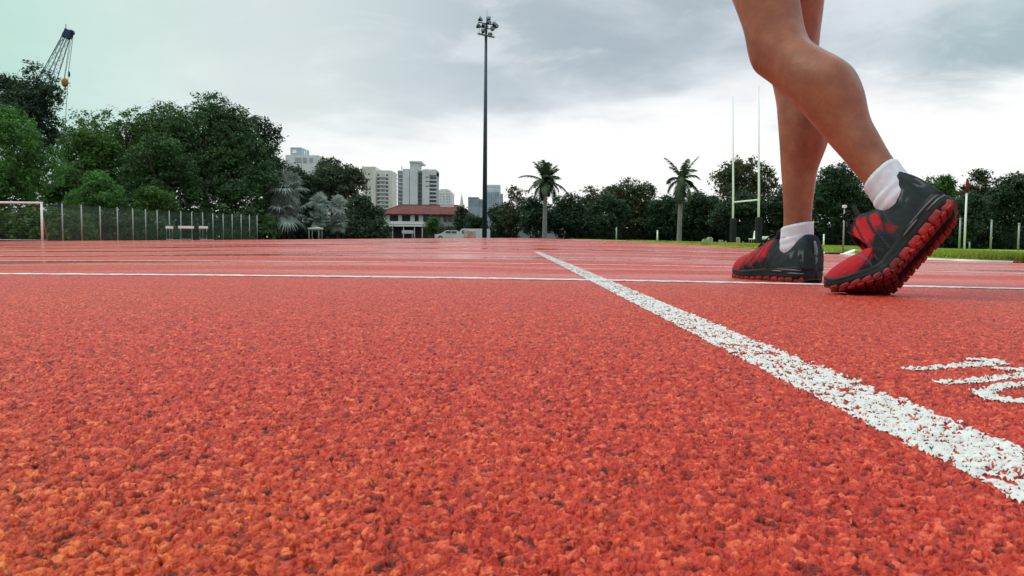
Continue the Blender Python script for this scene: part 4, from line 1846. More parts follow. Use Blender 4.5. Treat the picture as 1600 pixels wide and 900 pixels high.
def hurdle(px, Y, rz, w, label):
    x = xat(px, Y)
    t = thing('hurdle', label, 'hurdle', (x, Y, gzf(x, Y)), rz, 'white topped hurdles by the left fence')
    g = MB()
    g.box((0, 0, 1.0), (w, .03, .12 * 1.6), None, .008)
    g.build('top_bar', M_WHITE, t)
    for s_ in (-1, 1):
        g = MB()
        g.tube([(s_ * w * .38, 0, .95), (s_ * w * .38, .02, .04), (s_ * w * .38, -.6, .03)], .025, 8)
        g.build('leg', M_POST, t)
    g = MB()
    g.tube([(-w * .38, .02, .06), (w * .38, .02, .06)], .02, 8)
    g.build('base_bar', M_POST, t)


hurdle(265, 63, R(86), 1.15, 'white hurdle turned nearly edge on, leftmost of three')
hurdle(291, 63, R(22), 1.15, 'white hurdle facing the camera, middle one of three')
hurdle(318, 64, R(76), 1.15, 'white hurdle turned aside, rightmost of three')

# ------------------------------------------------------------------ floodlight mast
M_MAST = mat('mast_paint', (0.030, 0.042, 0.060), 0.5, 0.4, noise=(3, 0.3))
M_LAMP = mat('lamp_housing', (0.02, 0.024, 0.03), 0.4, 0.5)
M_LENS = mat('lamp_glass', (0.10, 0.11, 0.12), 0.15, 0.6)


def floodlight():
    Y = 92.0
    x = xat(757, Y)
    z = gzf(x, Y)
    H = zat(757, 56, Y) - z
    t = thing('floodlight_mast', 'tall dark floodlight mast with a cluster of lamps on top', 'floodlight', (x, Y, z), R(20))
    g = MB()
    g.tube([(0, 0, -.5), (0, 0, H * .5), (0, 0, H)], [.29, .23, .15], 14)
    g.tube([(0, 0, H), (.1, 0, H + 1.75)], [.13, .10], 10)
    g.build('pole', M_MAST, t)
    g = MB()
    g.tube([(.1, 0, H + 1.7), (.1, 0, H + 3.2)], [.03, .015], 6)
    g.build('lightning_rod', M_POST, t)
    g = MB()
    g.box((0, 0, H + .05), (2.0, .5, .06), Matrix.Rotation(.12, 3, 'Y'))
    for xx in (-.7, .7):
        g.tube([(xx, .2, H), (xx, .2, H + .95)], .02, 6)
    g.build('platform', M_POST, t)
    for zz, xa in ((H + .85, .85), (H + 1.35, .95)):
        g = MB()
        g.tube([(-xa, -.05, zz + .06), (xa + .1, .0, zz - .08)], .06, 8)
        g.tube([(0, -xa * .8, zz), (0, xa * .8, zz)], .06, 8)
        g.build('lamp_arm', M_LAMP, t)
    rng = random.Random(2)
    for i, (lx, ly, lz) in enumerate([(-.75, -.1, 1.7), (.35, .1, 1.9), (-.95, 0, .95), (.9, -.1, 1.3), (1.2, .1, 1.15), (-.45, -.3, .35), (.7, -.2, .75), (.15, -.4, 1.35), (-.2, .5, 1.2), (.6, .4, .2)]):
        rot = Matrix.Rotation(rng.uniform(-.8, .8), 3, 'Z') @ Matrix.Rotation(R(60) + rng.uniform(-.2, .2), 3, 'X')
        g = MB()
        v0 = rot @ Vector((0, 0, -.22))
        v1 = rot @ Vector((0, 0, .12))
        v2 = rot @ Vector((0, 0, .2))
        c = Vector((lx, ly, H + lz))
        g.tube([c + v0, c + v0 * .5, c + v1, c + v2], [.09, .17, .27, .28], 12)
        lamp = g.build('lamp', M_LAMP, t)
        g = MB()
        g.tube([c + v2, c + v2 * 1.04], [.25, .24], 12)
        g.build('lens', M_LENS, lamp)


floodlight()

# ------------------------------------------------------------------ rugby posts, poles, stand
M_PAD = mat('dark_pad', (0.012, 0.014, 0.015), 0.7, 0.25, noise=(4, 0.3))


def rugby():
    Ya, Yb = 47.0, 43.6
    xa, xb = xat(1145, Ya), xat(1185, Yb)
    za = gzf(xa, Ya)
    t = thing('rugby_posts', 'tall white rugby posts with dark padding round their feet', 'rugby posts', (xa, Ya, za))
    V = Vector((xb - xa, Yb - Ya, gzf(xb, Yb) - za))
    Ha = zat(1140, 150, Ya) - za
    for o in (Vector((0, 0, 0)), V):
        g = MB()
        g.tube([o + Vector((0, 0, -.3)), o + Vector((-.05, 0, 3)), o + Vector((-.22, 0, Ha))], [.062, .058, .032], 10)
        g.build('upright', M_WHITE, t)
        g = MB()
        g.box(o + Vector((0, 0, .72)), (.30, .30, 1.5), Matrix.Rotation(.3, 3, 'Z'), .06)
        g.build('pad', M_PAD, t)
    g = MB()
    hb = zat(1147, 316, Ya) - za
    g.tube([Vector((0, 0, hb)), V + Vector((0, 0, hb))], .045, 10)
    g.build('crossbar', M_WHITE, t)


rugby()


def pole(name, px, base, top, w, m, label, cat, Y=None, group=None, cap=None):
    if Y is None:
        x, Y = ground_at(px, base)
    else:
        x = xat(px, Y)
    z = gzf(x, Y)
    H = zat(px, top, Y) - z
    t = thing(name, label, cat, (x, Y, z), 0, group)
    r = w / 2 / FPX * Y
    g = MB()
    g.tube([(0, 0, -.1), (0, 0, H * .5), (0, 0, H)], [r, r * .95, r * .85], 9)
    g.build('shaft', m, t)
    return t, H, r


M_REDP = mat('red_cloth', (0.16, 0.020, 0.018), 0.8)
M_STEEL = mat('dull_steel', (0.33, 0.36, 0.33), 0.5, 0.4, 0.2)
t, H, r = pole('flag_pole', 1507, 401, 301, 3.2, M_WHITE, 'white pole with a furled dark red flag on top', 'flag pole', 21)
g = MB()
hf = 22 / FPX * 21
g.tube([(0, 0, H), (.02, 0, H + hf * .5), (0, 0, H + hf)], [r * 1.6, r * 2.2, r * .8], 8)
g.build('flag', M_REDP, t)
t, H, r = pole('net_pole', 1499, 393, 342, 3.0, M_STEEL, 'short pale pole just left of the white flag pole', 'pole', 30)
g = MB(); g.ball((0, 0, H), r * 1.3, 1); g.build('cap', M_STEEL, t)
t, H, r = pole('net_pole', 1548, 389, 345, 3.0, M_STEEL, 'grey pole midway between flag pole and right edge', 'pole', 38)
g = MB(); g.ball((0, 0, H), r * 1.3, 1); g.build('cap', M_STEEL, t)
t, H, r = pole('net_pole', 1591, 396, 350, 3.0, M_STEEL, 'grey pole nearest the right edge of the field', 'pole', 36)
g = MB(); g.ball((0, 0, H), r * 1.3, 1); g.build('cap', M_STEEL, t)
t, H, r = pole('marker_post', 1453, 391, 376, 2.6, M_STEEL, 'short grey stake just right of the lifted shoe', 'stake', 40)
g = MB(); g.ball((0, 0, H), r * 1.2, 1); g.build('cap', M_STEEL, t)
t, H, r = pole('marker_post', 1515, 394, 379, 2.2, M_STEEL, 'short stake just right of the white flag pole', 'stake', 40)
g = MB(); g.ball((0, 0, H), r * 1.2, 1); g.build('cap', M_STEEL, t)
t, H, r = pole('marker_post', 1287, 384, 367, 2.6, M_WHITE, 'short white stake between the two running shoes', 'stake', 40)
g = MB(); g.ball((0, 0, H), r * 1.2, 1); g.build('cap', M_WHITE, t)
t, H, r = pole('marker_post', 963, 377, 356, 2.2, M_STEEL, 'pale stake in front of the hedge between the palms', 'stake', 58)
g = MB(); g.ball((0, 0, H), r * 1.2, 1); g.build('cap', M_STEEL, t)
t, H, r = pole('marker_post', 1027, 378, 361, 2.4, M_WHITE, 'white stake just left of the slim palm trunk', 'stake', 55)
g = MB(); g.ball((0, 0, H), r * 1.2, 1); g.build('cap', M_WHITE, t)


def lamp_stand():
    x, Y = ground_at(1317, 397.5)
    z = gzf(x, Y)
    H = zat(1317, 324, Y) - z
    t = thing('pole_stand', 'thin pole on a flat dark base standing on the kerb between the shoes', 'stand', (x, Y, z))
    r = 1.3 / FPX * Y
    g = MB()
    g.tube([(0, 0, .01), (0, 0, H)], [r * 1.1, r * .8], 8)
    g.build('shaft', M_STEEL, t)
    g = MB()
    g.box((0, 0, H + r), (r * 4, r * 4, r * 3.4), None, r * .6)
    g.build('pole_cap', M_WHITE, t)
    wl = 28 / FPX * Y
    g = MB()
    g.box((-wl * .42, 0, .012), (wl, .12, .022), None, .006)
    g.build('base_plate', M_DARK, t)
    # pale wedge beside it
    bx, by = ground_at(1322, 398)
    w = .075
    k = MB()
    k.prism([(-w, 0), (w, 0), (w, .05), (w * .55, .055), (-w, .012)], -.06, .06)
    o = k.build('white_wedge', M_WHITE)
    o.location = (bx + .03, by - .06, gzf(bx, by) + .002)
    tag(o, 'low white wedge lying at the foot of the thin pole stand', 'wedge')


lamp_stand()

# pale things lying along the far edge of the grass
M_STONE = mat('pale_concrete', (0.34, 0.36, 0.28), 0.85, 0.2, noise=(5, 0.35))
blocks = [(1101, 380, 7, 5), (1109, 380, 8, 8), (1125, 380, 4, 4), (1128.5, 380, 3, 4), (1134, 380, 3, 3), (1152, 381, 7, 9), (1161, 381, 2, 3)]
lab = ['squat pale block, leftmost along the grass edge', 'pale square block second along the grass edge', 'small pale block in the shade left of the padded post',
       'tiny pale block just left of the padded post', 'slim pale block at the foot of the padded post', 'large pale block between the two padded posts', 'smallest pale block between the padded posts']
for (px, by_, w, h), lb in zip(blocks, lab):
    Y = 50.0
    x = xat(px, Y)
    s_ = 1 / FPX * Y
    g = MB()
    g.box((0, 0, h * s_ * .5), (w * s_, w * s_ * .8, h * s_), None, .03)
    g.box((0, 0, h * s_ + .02), (w * s_ * .7, w * s_ * .6, .05), None, .015)
    o = g.build('concrete_block', M_STONE)
    o.location = (x, Y, gzf(x, Y))
    o.rotation_euler.z = (px % 7) * .1
    tag(o, lb, 'block', 'pale blocks along the grass edge')


def chair_thing():
    Y = 50.0
    x = xat(1176, Y)
    s_ = Y / FPX
    t = thing('plastic_chair', 'white chair with a tall slim back beside the padded post', 'chair', (x, Y, gzf(x, Y)), R(10))
    g = MB()
    g.box((0, 0, .32), (.36, .4, .05), None, .015)
    g.build('seat', M_WHITE, t)
    g = MB()
    g.box((.15, 0, .58), (.05, .36, .5), Matrix.Rotation(.12, 3, 'Y'), .015)
    g.build('backrest', M_WHITE, t)
    for a in (-1, 1):
        for b in (-1, 1):
            g = MB()
            g.tube([(a * .14, b * .16, .3), (a * .17, b * .18, 0)], .018, 6)
            g.build('leg', M_STONE, t)
    x = xat(1195, Y)
    g = MB()
    g.box((0, 0, .0), (12 * s_, .3, 5 * s_), None, .05)
    g.box((0, -.16, .02), (9 * s_, .03, 3 * s_), None, .01)
    o = g.build('white_cooler', M_WHITE)
    o.location = (x, Y, gzf(x, Y) + .40)
    tag(o, 'low white box on a dark bench behind the standing shoe', 'box')
    t = thing('low_bench', 'dark low bench under the white box', 'bench', (x, Y, gzf(x, Y)))
    g = MB()
    g.box((0, 0, .27), (.75, .35, .05), None, .01)
    g.build('seat', M_DARK, t)
    for a in (-1, 1):
        g = MB()
        g.box((a * .3, 0, .12), (.05, .3, .25))
        g.build('leg', M_DARK, t)


chair_thing()

# ------------------------------------------------------------------ buildings
M_GLASSD = mat('dark_window', (0.060, 0.070, 0.080), 0.15, 0.6)
M_GLASSB = mat('bluish_glass', (0.26, 0.35, 0.38), 0.2, 0.6, noise=(.3, .4))
M_CREAM = mat('cream_wall', (0.76, 0.71, 0.64), 0.85, 0.2, noise=(.3, 0.10))
M_PALE = mat('pale_grey_wall', (0.72, 0.72, 0.72), 0.85, 0.2, noise=(.3, 0.10))
M_GREYW = mat('grey_wall', (0.46, 0.47, 0.49), 0.85, 0.2, noise=(.3, 0.12))
M_WALLW = mat('white_wall', (0.82, 0.82, 0.81), 0.8, 0.2, noise=(.6, 0.08))
M_ROOF = mat('red_roof_tile', (0.135, 0.036, 0.032), 0.8, 0.2, noise=(1.2, 0.35), bump=(6, .6, .05))
M_BLUEW = mat('blue_grey_wall', (0.38, 0.42, 0.48), 0.8, 0.3, noise=(.3, 0.15))
GROUND_FAR = -0.9


class Bld:
    def __init__(self, name, label, cat, px, Y):
        self.Y = Y
        self.x = xat(px, Y)
        self.t = thing(name, label, cat, (self.x, Y, GROUND_FAR))
        self.s = Y / FPX

    def X(self, px):
        return xat(px, self.Y) - self.x

    def Z(self, py, px=None):
        return zat(px if px is not None else 650, py, self.Y) - GROUND_FAR

    def block(self, name, p0, p1, top, bot, m, dy=0.0, depth=12.0, parent=None, bevel=0):
        g = MB()
        x0, x1 = self.X(p0), self.X(p1)
        z1 = self.Z(top)
        z0 = -1.0 if bot is None else self.Z(bot)
        g.box(((x0 + x1) / 2, dy + depth / 2, (z0 + z1) / 2), (x1 - x0, depth, z1 - z0), None, bevel)
        return g.build(name, m, parent or self.t)

    def window(self, p0, p1, top, bot, m=None, dy=0.0, sill=True):
        m = m or M_GLASSD
        g = MB()
        x0, x1 = self.X(p0), self.X(p1)
        z1, z0 = self.Z(top), self.Z(bot)
        g.box(((x0 + x1) / 2, dy + .05, (z0 + z1) / 2), (x1 - x0, .30, z1 - z0))
        w = g.build('window', m, self.t)
        return w


# sand coloured tower
b = Bld('apartment_tower', 'sand coloured apartment tower with rows of small balconies', 'building', 589, 330)
b.block('wall', 566, 586.5, 261, None, M_CREAM, 0, 16)
b.block('wall', 586.5, 611, 266.5, None, M_CREAM, 2.5, 14)
b.block('parapet', 587, 606, 264.5, 266.4, M_PALE, 5, 10)
b.window(571, 573.5, 280, 289, dy=0)
b.window(575.5, 578, 271.5, 274, dy=0)
for r_ in range(7):
    y = 294.5 + r_ * 6
    b.window(571, 573.5, y, y + 3, dy=0)
    b.window(577, 579.2, y, y + 3, dy=0)
for r_ in range(9):
    y = 271 + r_ * 6.2
    for c_ in ((588, 591.5), (594, 599.5), (601.5, 605)):
        b.window(c_[0], c_[1], y + 1, y + 4, M_GLASSD if c_[0] != 594 else M_GREYW, dy=2.5)
    g = MB()
    g.box(((b.X(588) + b.X(605)) / 2, 1.9, b.Z(y + 5.2)), (b.X(605) - b.X(588), 1.1, 1.7 * b.s))
    g.build('balcony', M_PALE, b.t)

# grey slab tower
b = Bld('apartment_tower', 'tall pale grey tower with a green glass corner and raised lift core', 'building', 650, 300)
b.block('wall', 629, 639.5, 264, None, M_PALE, 0, 14)
b.block('wall', 620.5, 629, 266, None, M_GREYW, 1.5, 12)
b.block('lift_core', 640.5, 652.5, 253, None, M_PALE, -.8, 14, bevel=.25)
b.block('wall', 652.5, 659.5, 266, None, M_GREYW, 2.5, 10)
b.block('wall', 659.5, 670.5, 265, None, M_PALE, -.3, 14)
b.block('wall', 670.5, 681, 267, None, M_GREYW, 2.0, 10)
b.block('parapet', 640, 659, 252.2, 254.5, M_PALE, -1.2, 15)
b.block('parapet', 659.5, 681, 264.2, 273, M_PALE, .8, 12)
for r_ in range(9):
    y = 268 + r_ * 6
    if r_ != 4:
        b.window(620.8, 628.6, y, y + 4.4, M_GLASSB, dy=1.4)
    b.window(653, 659, y + 1, y + 4.6, dy=2.4)
    g = MB()
    g.box(((b.X(620) + b.X(629)) / 2, .9, b.Z(y + 5.2)), (b.X(629) - b.X(620), 1.3, 1.0 * b.s))
    g.build('balcony', M_PALE, b.t)
for r_ in range(7):
    y = 276 + r_ * 6
    b.window(671, 680.5, y, y + 3.6, dy=1.95)
    g = MB()
    g.box(((b.X(670.8) + b.X(681.5)) / 2, 1.0, b.Z(y + 5)), (b.X(681.5) - b.X(670.8), 1.8, 1.9 * b.s))
    g.build('balcony', M_PALE, b.t)
for y in (276, 282.5, 290):
    b.window(665, 669.5, y, y + 1.3, dy=-.3)
g = MB()
for px in (663, 666):
    g.tube([(b.X(px), 4, b.Z(266)), (b.X(px), 4, b.Z(262))], .15, 6)
g.tube([(b.X(626), 3, b.Z(264)), (b.X(626), 3, b.Z(258))], .18, 6)
g.build('aerial', M_GREYW, b.t)

# white barrel-topped building
b = Bld('apartment_block', 'small white building with a rounded top behind the red roof', 'building', 695, 360)
g = MB()
out = [(b.X(683), -1)]
for px, py in ((683, 300), (685, 297), (690, 295), (698, 295), (703, 297), (706, 301)):
    out.append((b.X(px), b.Z(py)))
out.append((b.X(706), -1))
g.prism(out, 0, 14)
g.build('wall', M_WALLW, b.t)
for y in (302, 306, 310, 314):
    for p in (687, 692, 697, 701):
        b.window(p, p + 2.4, y, y + 1.7, M_GREYW, dy=0)

# spire
b = Bld('spire', 'thin pale spire between the white building and the grey block', 'spire', 721, 340)
g = MB()
g.tube([(0, 0, -1), (0, 0, b.Z(316)), (0, 0, b.Z(307)), (0, 0, b.Z(301))], [.8, .75, .35, .05], 8)
g.build('roof', M_CREAM, b.t)
g = MB()
g.box((0, 1, b.Z(330)), (2.4, 2.4, 6))
g.build('wall', M_CREAM, b.t)

# blue-grey block and glass tower by the mast
b = Bld('office_block', 'low blue-grey block left of the floodlight mast', 'building', 742, 280)
b.block('wall', 731, 747, 308, None, M_BLUEW, 0, 12)
b.block('wall', 747, 757, 310, None, M_GREYW, 1, 12)
b.block('roof', 730.7, 747.3, 307.2, 308, M_GREYW, -.3, 12.6)
for p in (733, 736.5, 740, 743.5, 749, 752.5):
    b.window(p, p + 2, 312, 322, M_GLASSB, dy=0 if p < 747 else 1)
b = Bld('office_tower', 'bluish glass tower right behind the floodlight mast', 'building', 770, 380)
b.block('wall', 759, 781, 287.5, None, M_PALE, 0, 14)
b.block('wall', 760, 779.5, 299, None, M_BLUEW, -2.5, 8)
b.block('wall', 781, 785, 301, None, M_GREYW, 2, 10)
for p in range(6):
    x_ = 760.8 + p * 3.1
    b.window(x_, x_ + 1.9, 301, 318, M_GLASSB, dy=-2.5)
    b.window(x_ + .3, x_ + 1.7, 290, 293, M_GREYW, dy=0)
    b.window(x_ + .3, x_ + 1.7, 295, 298, M_GREYW, dy=0)

# white stepped building above the left trees
b = Bld('office_building', 'white flat-roofed building with dark rooftop box above the trees', 'building', 470, 200)
b.block('wall', 447, 498, 244, None, M_WALLW, 0, 14)
b.block('rooftop_box', 449.5, 466.5, 230, 241.8, M_BLUEW, 3, 8)
b.window(453, 459, 234, 239, M_WALLW, dy=2.9)
g = MB()
for px in (472, 475):
    g.tube([(b.X(px), 3, b.Z(243, 470)), (b.X(px), 3, b.Z(233, 470))], .12, 6)
g.build('roof_pipe', M_PALE, b.t)
for p0, p1 in ((462, 472), (474, 480), (484, 490)):
    b.window(p0, p1, 248, 256, M_GREYW, dy=0)

# ---- two-storey house with the red hipped roof
b = Bld('clubhouse', 'white two-storey house with a red hipped tile roof and dark verandas', 'house', 650, 165)


def house():
    X, Z = b.X, b.Z
    dp = 11.0
    b.block('wall', 599, 664, 334, 354, M_WALLW, .6, dp)
    b.block('wall', 664, 732, 334, 354, M_WALLW, 2.2, dp - 2)
    b.block('ground_storey', 594, 734, 354, None, mat('dark_ground_storey', (.05, .048, .045), .9), 1.6, dp - 1)  # one even dark colour for the whole ground storey
    # hipped roof
    g = MB()
    ez, rz_ = Z(334.5), Z(318.5)
    x0, x1, r0, r1 = X(590), X(738), X(620), X(712)
    y0, y1, ym = -1.2, dp + 2.0, dp / 2 + .4
    P = [Vector(p) for p in ((x0, y0, ez), (x1, y0, ez), (x1, y1, ez), (x0, y1, ez), (r0, ym, rz_), (r1, ym, rz_))]
    vs = [g.bm.verts.new(p) for p in P]
    for f in ((0, 1, 5, 4), (1, 2, 5), (2, 3, 4, 5), (3, 0, 4)):
        g.bm.faces.new([vs[i] for i in f])
    lo = [g.bm.verts.new(p - Vector((0, 0, .22))) for p in P[:4]]
    g.bm.faces.new(lo[::-1])
    for i in range(4):
        j = (i + 1) % 4
        g.bm.faces.new((vs[i], lo[i], lo[j], vs[j]))
    roof = g.build('roof', M_ROOF, b.t)
    g = MB()
    g.tube([P[4], P[5]], .14, 6)
    for a, c in ((0, 4), (3, 4), (1, 5), (2, 5)):
        g.tube([P[a], P[c]], .12, 6)
    g.build('ridge_tile', M_ROOF, roof)
    g = MB()
    g.box(((X(688) + X(709)) / 2, -.4, Z(321.6)), (X(709) - X(688), .25, .28))
    g.build('roof_gutter', M_WHITE, b.t)
    # veranda openings and white piers
    for p0, p1 in ((609, 621.5), (628, 640), (647.5, 653), (661, 676), (692, 696), (699, 706)):
        b.window(p0, p1, 337, 346, M_GLASSD, dy=.55 if p0 < 664 else 2.15)
    for p0, p1 in ((599, 608.5), (622, 627.5), (641, 647.5), (654, 660.5), (686, 691.5)):
        b.block('pier', p0, p1, 335.5, 346, M_WHITE, .2 if p0 < 664 else 1.8, .3)
    b.block('balcony', 598.5, 662, 346, 350.5, M_WALLW, -.2, .5)
    b.block('canopy', 597, 661.5, 351.5, 354.2, M_WHITE, -1.6, 2.0)
    for p in (598.5, 615, 632, 649, 661):
        g = MB()
        g.tube([(X(p), -1.4, -1), (X(p), -1.4, Z(354))], .10, 6)
        g.build('column', M_GREYW, b.t)
    b.block('awning', 684, 692, 349, 350.4, M_BLUEW, .4, 1.6)


house()

M_SIGN = mat('blank_white_board', (0.66, 0.66, 0.62), .6, .3, noise=(3, .06))


def sign_board():
    Y = 118.0
    x = xat(637, Y)
    t = thing('notice_board', 'white oblong notice board standing before the dark ground storey', 'sign', (x, Y, GROUND_FAR))
    s_ = Y / FPX
    zc = zat(637, 362.5, Y) - GROUND_FAR
    g = MB()
    g.box((0, 0, zc), (18 * s_, .08, 5.2 * s_), None, .02)
    g.build('panel', M_SIGN, t)
    for a in (-1, 1):
        g = MB()
        g.tube([(a * 7 * s_, .08, -.2), (a * 7 * s_, .08, zc)], .04, 6)
        g.build('post', M_POST, t)


sign_board()


def shelter(p0, p1, top, Y, label, slope=0.0):
    x0, x1 = xat(p0, Y), xat(p1, Y)
    xc = (x0 + x1) / 2
    zg = gzf(xc, Y)
    t = thing('shelter', label, 'shelter', (xc, Y, zg))
    h = zat((p0 + p1) / 2, top, Y) - zg
    w = x1 - x0
    g = MB()
    g.prism([(-w / 2, h - .16 - slope), (w / 2, h - .16), (w / 2, h), (0, h + .1), (-w / 2, h - .04 - slope)], -.9, .9)
    g.build('roof', M_SIGN, t)
    for a in (-.42, .42):
        for c in (-.7, .7):
            g = MB()
            g.tube([(a * w, c, -.1), (a * w, c, h - .1)], .04, 6)
            g.build('post', M_POST, t)


shelter(484, 502, 356, 86, 'small pale roofed shelter below the shorter silver palms')
shelter(541, 562, 356, 104, 'pale flat shelter under the dark round tree')
shelter(578, 598, 356, 108, 'pale sloping shelter leaning towards the red-roofed house', .35)


def cabinet():
    Y = 62.5
    x = xat(734, Y)
    s_ = Y / FPX
    zg = gzf(x, Y)
    t = thing('utility_cabinet', 'pale boxy utility cabinet at the far kerb left of the mast', 'cabinet', (x, Y, zg))
    h = zat(734, 361.5, Y) - zg
    g = MB()
    g.box((0, 0, h / 2), (18 * s_, .6, h), None, .02)
    g.build('body', M_STONE, t)
    g = MB()
    g.box((0, 0, h + .02), (19 * s_, .66, .05), None, .01)
    g.build('lid', M_SIGN, t)
    for a in (-1, 1):
        g = MB()
        g.box((a * 4.3 * s_, -.306, h / 2), (8 * s_, .015, h * .86), None, .004)
        d_ = g.build('door', M_STONE, t)
        g = MB()
        g.box((a * .8 * s_, -.325, h / 2), (.03, .03, .12))
        g.build('handle', M_DARK, d_)


cabinet()

# ------------------------------------------------------------------ vehicles
M_CAR = mat('white_car_paint', (0.72, 0.73, 0.73), 0.3, 0.5)
M_CARG = mat('silver_car_paint', (0.42, 0.43, 0.45), 0.3, 0.5, 0.3)
M_TYRE = mat('tyre', (0.015, 0.015, 0.016), 0.85)
M_TAIL = mat('tail_lamp', (0.30, 0.02, 0.02), 0.3)


def vehicle(name, label, px, Y, L_, prof, m, wins, zoff=0.0, rz=0.0, wd=1.8):
    x = xat(px, Y)
    zg = gzf(x, Y)
    t = thing(name, label, name.split('_')[-1], (x, Y, zg + zoff), rz, 'white vehicles parked beyond the track')
    g = MB()
    g.prism(prof, -wd / 2, wd / 2)
    bmesh.ops.bevel(g.bm, geom=g.bm.edges[:], offset=.06, segments=2, affect='EDGES')
    g.build('body', m, t)
    for (a, c, z0, z1) in wins:
        for sy in (-1, 1):
            g = MB()
            g.box(((a + c) / 2, sy * (wd / 2 + .004), (z0 + z1) / 2), (c - a, .02, z1 - z0), None, .005)
            g.build('window', M_GLASSD, t)
    for xx in (-L_ * .31, L_ * .31):
        for sy in (-1, 1):
            g = MB()
            g.tube([(xx, sy * (wd / 2 - .18), .34), (xx, sy * (wd / 2 + .02), .34)], .34, 16)
            w = g.build('wheel', M_TYRE, t)
            g = MB()
            g.tube([(xx, sy * (wd / 2 + .02), .34), (xx, sy * (wd / 2 + .035), .34)], .19, 12)
            g.build('rim', M_CARG, w)
    for sy in (-1, 1):
        g = MB()
        g.box((-L_ / 2 - .004, sy * wd * .36, .8), (.03, .3, .16))
        g.build('headlight', M_SIGN, t)
        g = MB()
        g.box((L_ / 2 + .004, sy * wd * .38, .85), (.03, .16, .3))
        g.build('tail_light', M_TAIL, t)


VAN = [(-2.4, .35), (2.4, .35), (2.4, 1.9), (2.2, 2.0), (-1.2, 2.0), (-1.85, 1.35), (-2.4, 1.1)]
BUS = [(-3.3, .35), (3.3, .35), (3.3, 2.1), (3.15, 2.2), (-2.8, 2.2), (-3.2, 1.4), (-3.3, 1.1)]
CAR = [(-2.1, .3), (2.1, .3), (2.1, .95), (1.6, 1.02), (1.0, 1.45), (-.5, 1.45), (-1.15, .98), (-2.1, .82)]
vehicle('parked_minibus', 'long white minibus parked behind the first palm trunk', 847, 108, 6.6, BUS, M_CAR,
        [(.6, 1.1, 1.45, 1.95), (1.5, 2.0, 1.45, 1.95), (2.4, 2.9, 1.45, 1.95), (-2.6, -1.6, 1.5, 1.95)], .15)
vehicle('parked_van', 'white van half hidden behind the pale utility cabinet', 737, 104, 4.8, VAN, M_CAR, [(-1.2, -.3, 1.35, 1.8)], .1)
vehicle('parked_car', 'white car parked in front of the house wall', 703, 116, 4.2, CAR, M_CAR, [(-.55, .2, 1.02, 1.36), (.3, 1.0, 1.02, 1.36)], .6)
vehicle('parked_car', 'silver car parked just right of the mast foot', 772, 112, 4.2, CAR, M_CARG, [(-.55, .2, 1.02, 1.36), (.3, 1.0, 1.02, 1.36)], .5)
vehicle('parked_van', 'small white van at the right of the silver car', 786, 116, 4.8, VAN, M_CAR, [(-1.2, -.3, 1.35, 1.8), (0, 1.2, 1.35, 1.8)], .1, R(70))


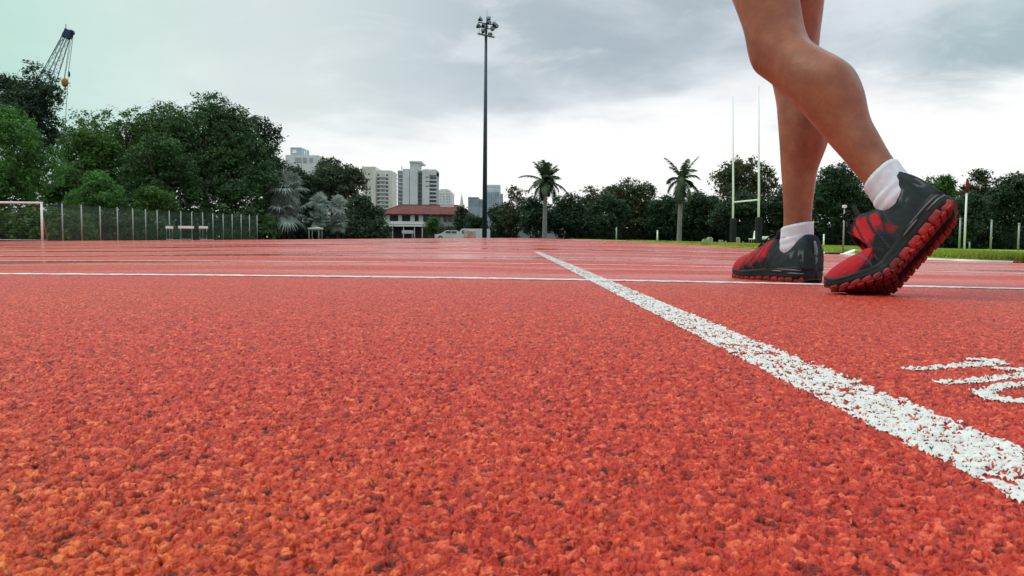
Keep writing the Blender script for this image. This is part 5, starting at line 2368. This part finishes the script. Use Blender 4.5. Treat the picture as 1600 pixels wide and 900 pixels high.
# ------------------------------------------------------------------ crane
def crane():
    Y = 150.0
    x = xat(88, Y)
    zg = -3.0
    t = thing('lattice_crane', 'blue-grey lattice boom crane rising behind the left trees', 'crane', (x, Y, zg))
    M_BOOM = mat('boom_paint', (0.20, 0.29, 0.36), .5, .4, noise=(1, .3))

    def P(px, py, dy=0.0):
        return Vector((xat(px, Y) - x, dy, zat(px, py, Y) - zg))
    foot = P(-12, 330)
    head = P(111, 57)
    ax = (head - foot)
    Lb = ax.length
    d = ax.normalized()
    s = Vector((0, 1, 0))
    u = d.cross(s).normalized()
    hw = lambda k: 1.0 if k < .75 else 1.0 - (k - .75) / .25 * .55
    g = MB()
    N_ = 26
    cor = []
    for i in range(N_ + 1):
        k = i / N_
        c = foot + ax * k
        w = hw(k)
        cor.append([c + u * w * a + s * w * b_ for a, b_ in ((-1, -1), (1, -1), (1, 1), (-1, 1))])
    for q in range(4):
        g.tube([c[q] for c in cor], .10, 5)
    g.build('boom', M_BOOM, t)
    g = MB()
    for i in range(N_):
        for q in range(4):
            a, b_ = q, (q + 1) % 4
            if i % 2:
                a, b_ = b_, a
            g.tube([cor[i][a], cor[i + 1][b_]], .05, 4, False)
            g.tube([cor[i + 1][q], cor[i + 1][(q + 1) % 4]], .045, 4, False)
    g.build('lattice_bracing', mat('boom_bracing', (.55, .60, .63), .5), t)
    g = MB()
    g.box(P(114, 53), (1.35, 1.2, 1.5), Matrix.Rotation(.4, 3, 'Y'), .12)
    g.tube([P(119, 51, -.3), P(119, 51, .3)], .5, 14)
    g.box(P(110, 56), (1.0, 1.0, 1.0), Matrix.Rotation(.4, 3, 'Y'), .1)
    g.tube([P(111, 50), P(110.5, 38)], .07, 5)
    g.build('boom_head', mat('boom_head_paint', (.03, .06, .12), .5), t)
    M_CAB = mat('steel_cable', (.14, .15, .16), .5)
    g = MB()
    g.tube([P(120, 55), P(107, 122)], .045, 5)
    g.tube([P(117, 58), P(106, 122)], .045, 5)
    g.tube([P(121.5, 56), P(113, 112), P(97, 300)], .05, 5)
    g.tube([P(103, 62), P(60, 130), P(20, 200)], .05, 5)
    g.tube([P(105, 60), P(64, 132), P(26, 200)], .05, 5)
    g.build('cable', M_CAB, t)
    g = MB()
    g.ball(P(107, 129), .75, 2, (.85, .7, 1.15))
    g.tube([P(107, 136), P(109, 139), P(108, 141), P(106, 140)], .12, 6)
    g.build('hook_block', mat('hook_paint', (.42, .17, .035), .5), t)
    g = MB()
    g.ball(P(114, 116), .35, 1, (.6, .6, 1.7))
    g.build('overhaul_weight', M_DARK, t)
    g = MB()
    g.box((foot.x + .5, 0, 1.9), (5.5, 3.2, 2.4), None, .2)
    g.box((foot.x - 3, 0, 1.6), (2.0, 3.0, 1.8), None, .1)
    g.tube([(foot.x, 0, 3), tuple(foot)], .5, 8)
    g.build('cab', mat('crane_yellow', (.45, .30, .04), .5), t)
    for sy in (-1.5, 1.5):
        g = MB()
        g.box((foot.x, sy, .4), (6.5, .8, .9), None, .3)
        g.build('crawler_track', M_TYRE, t)


crane()
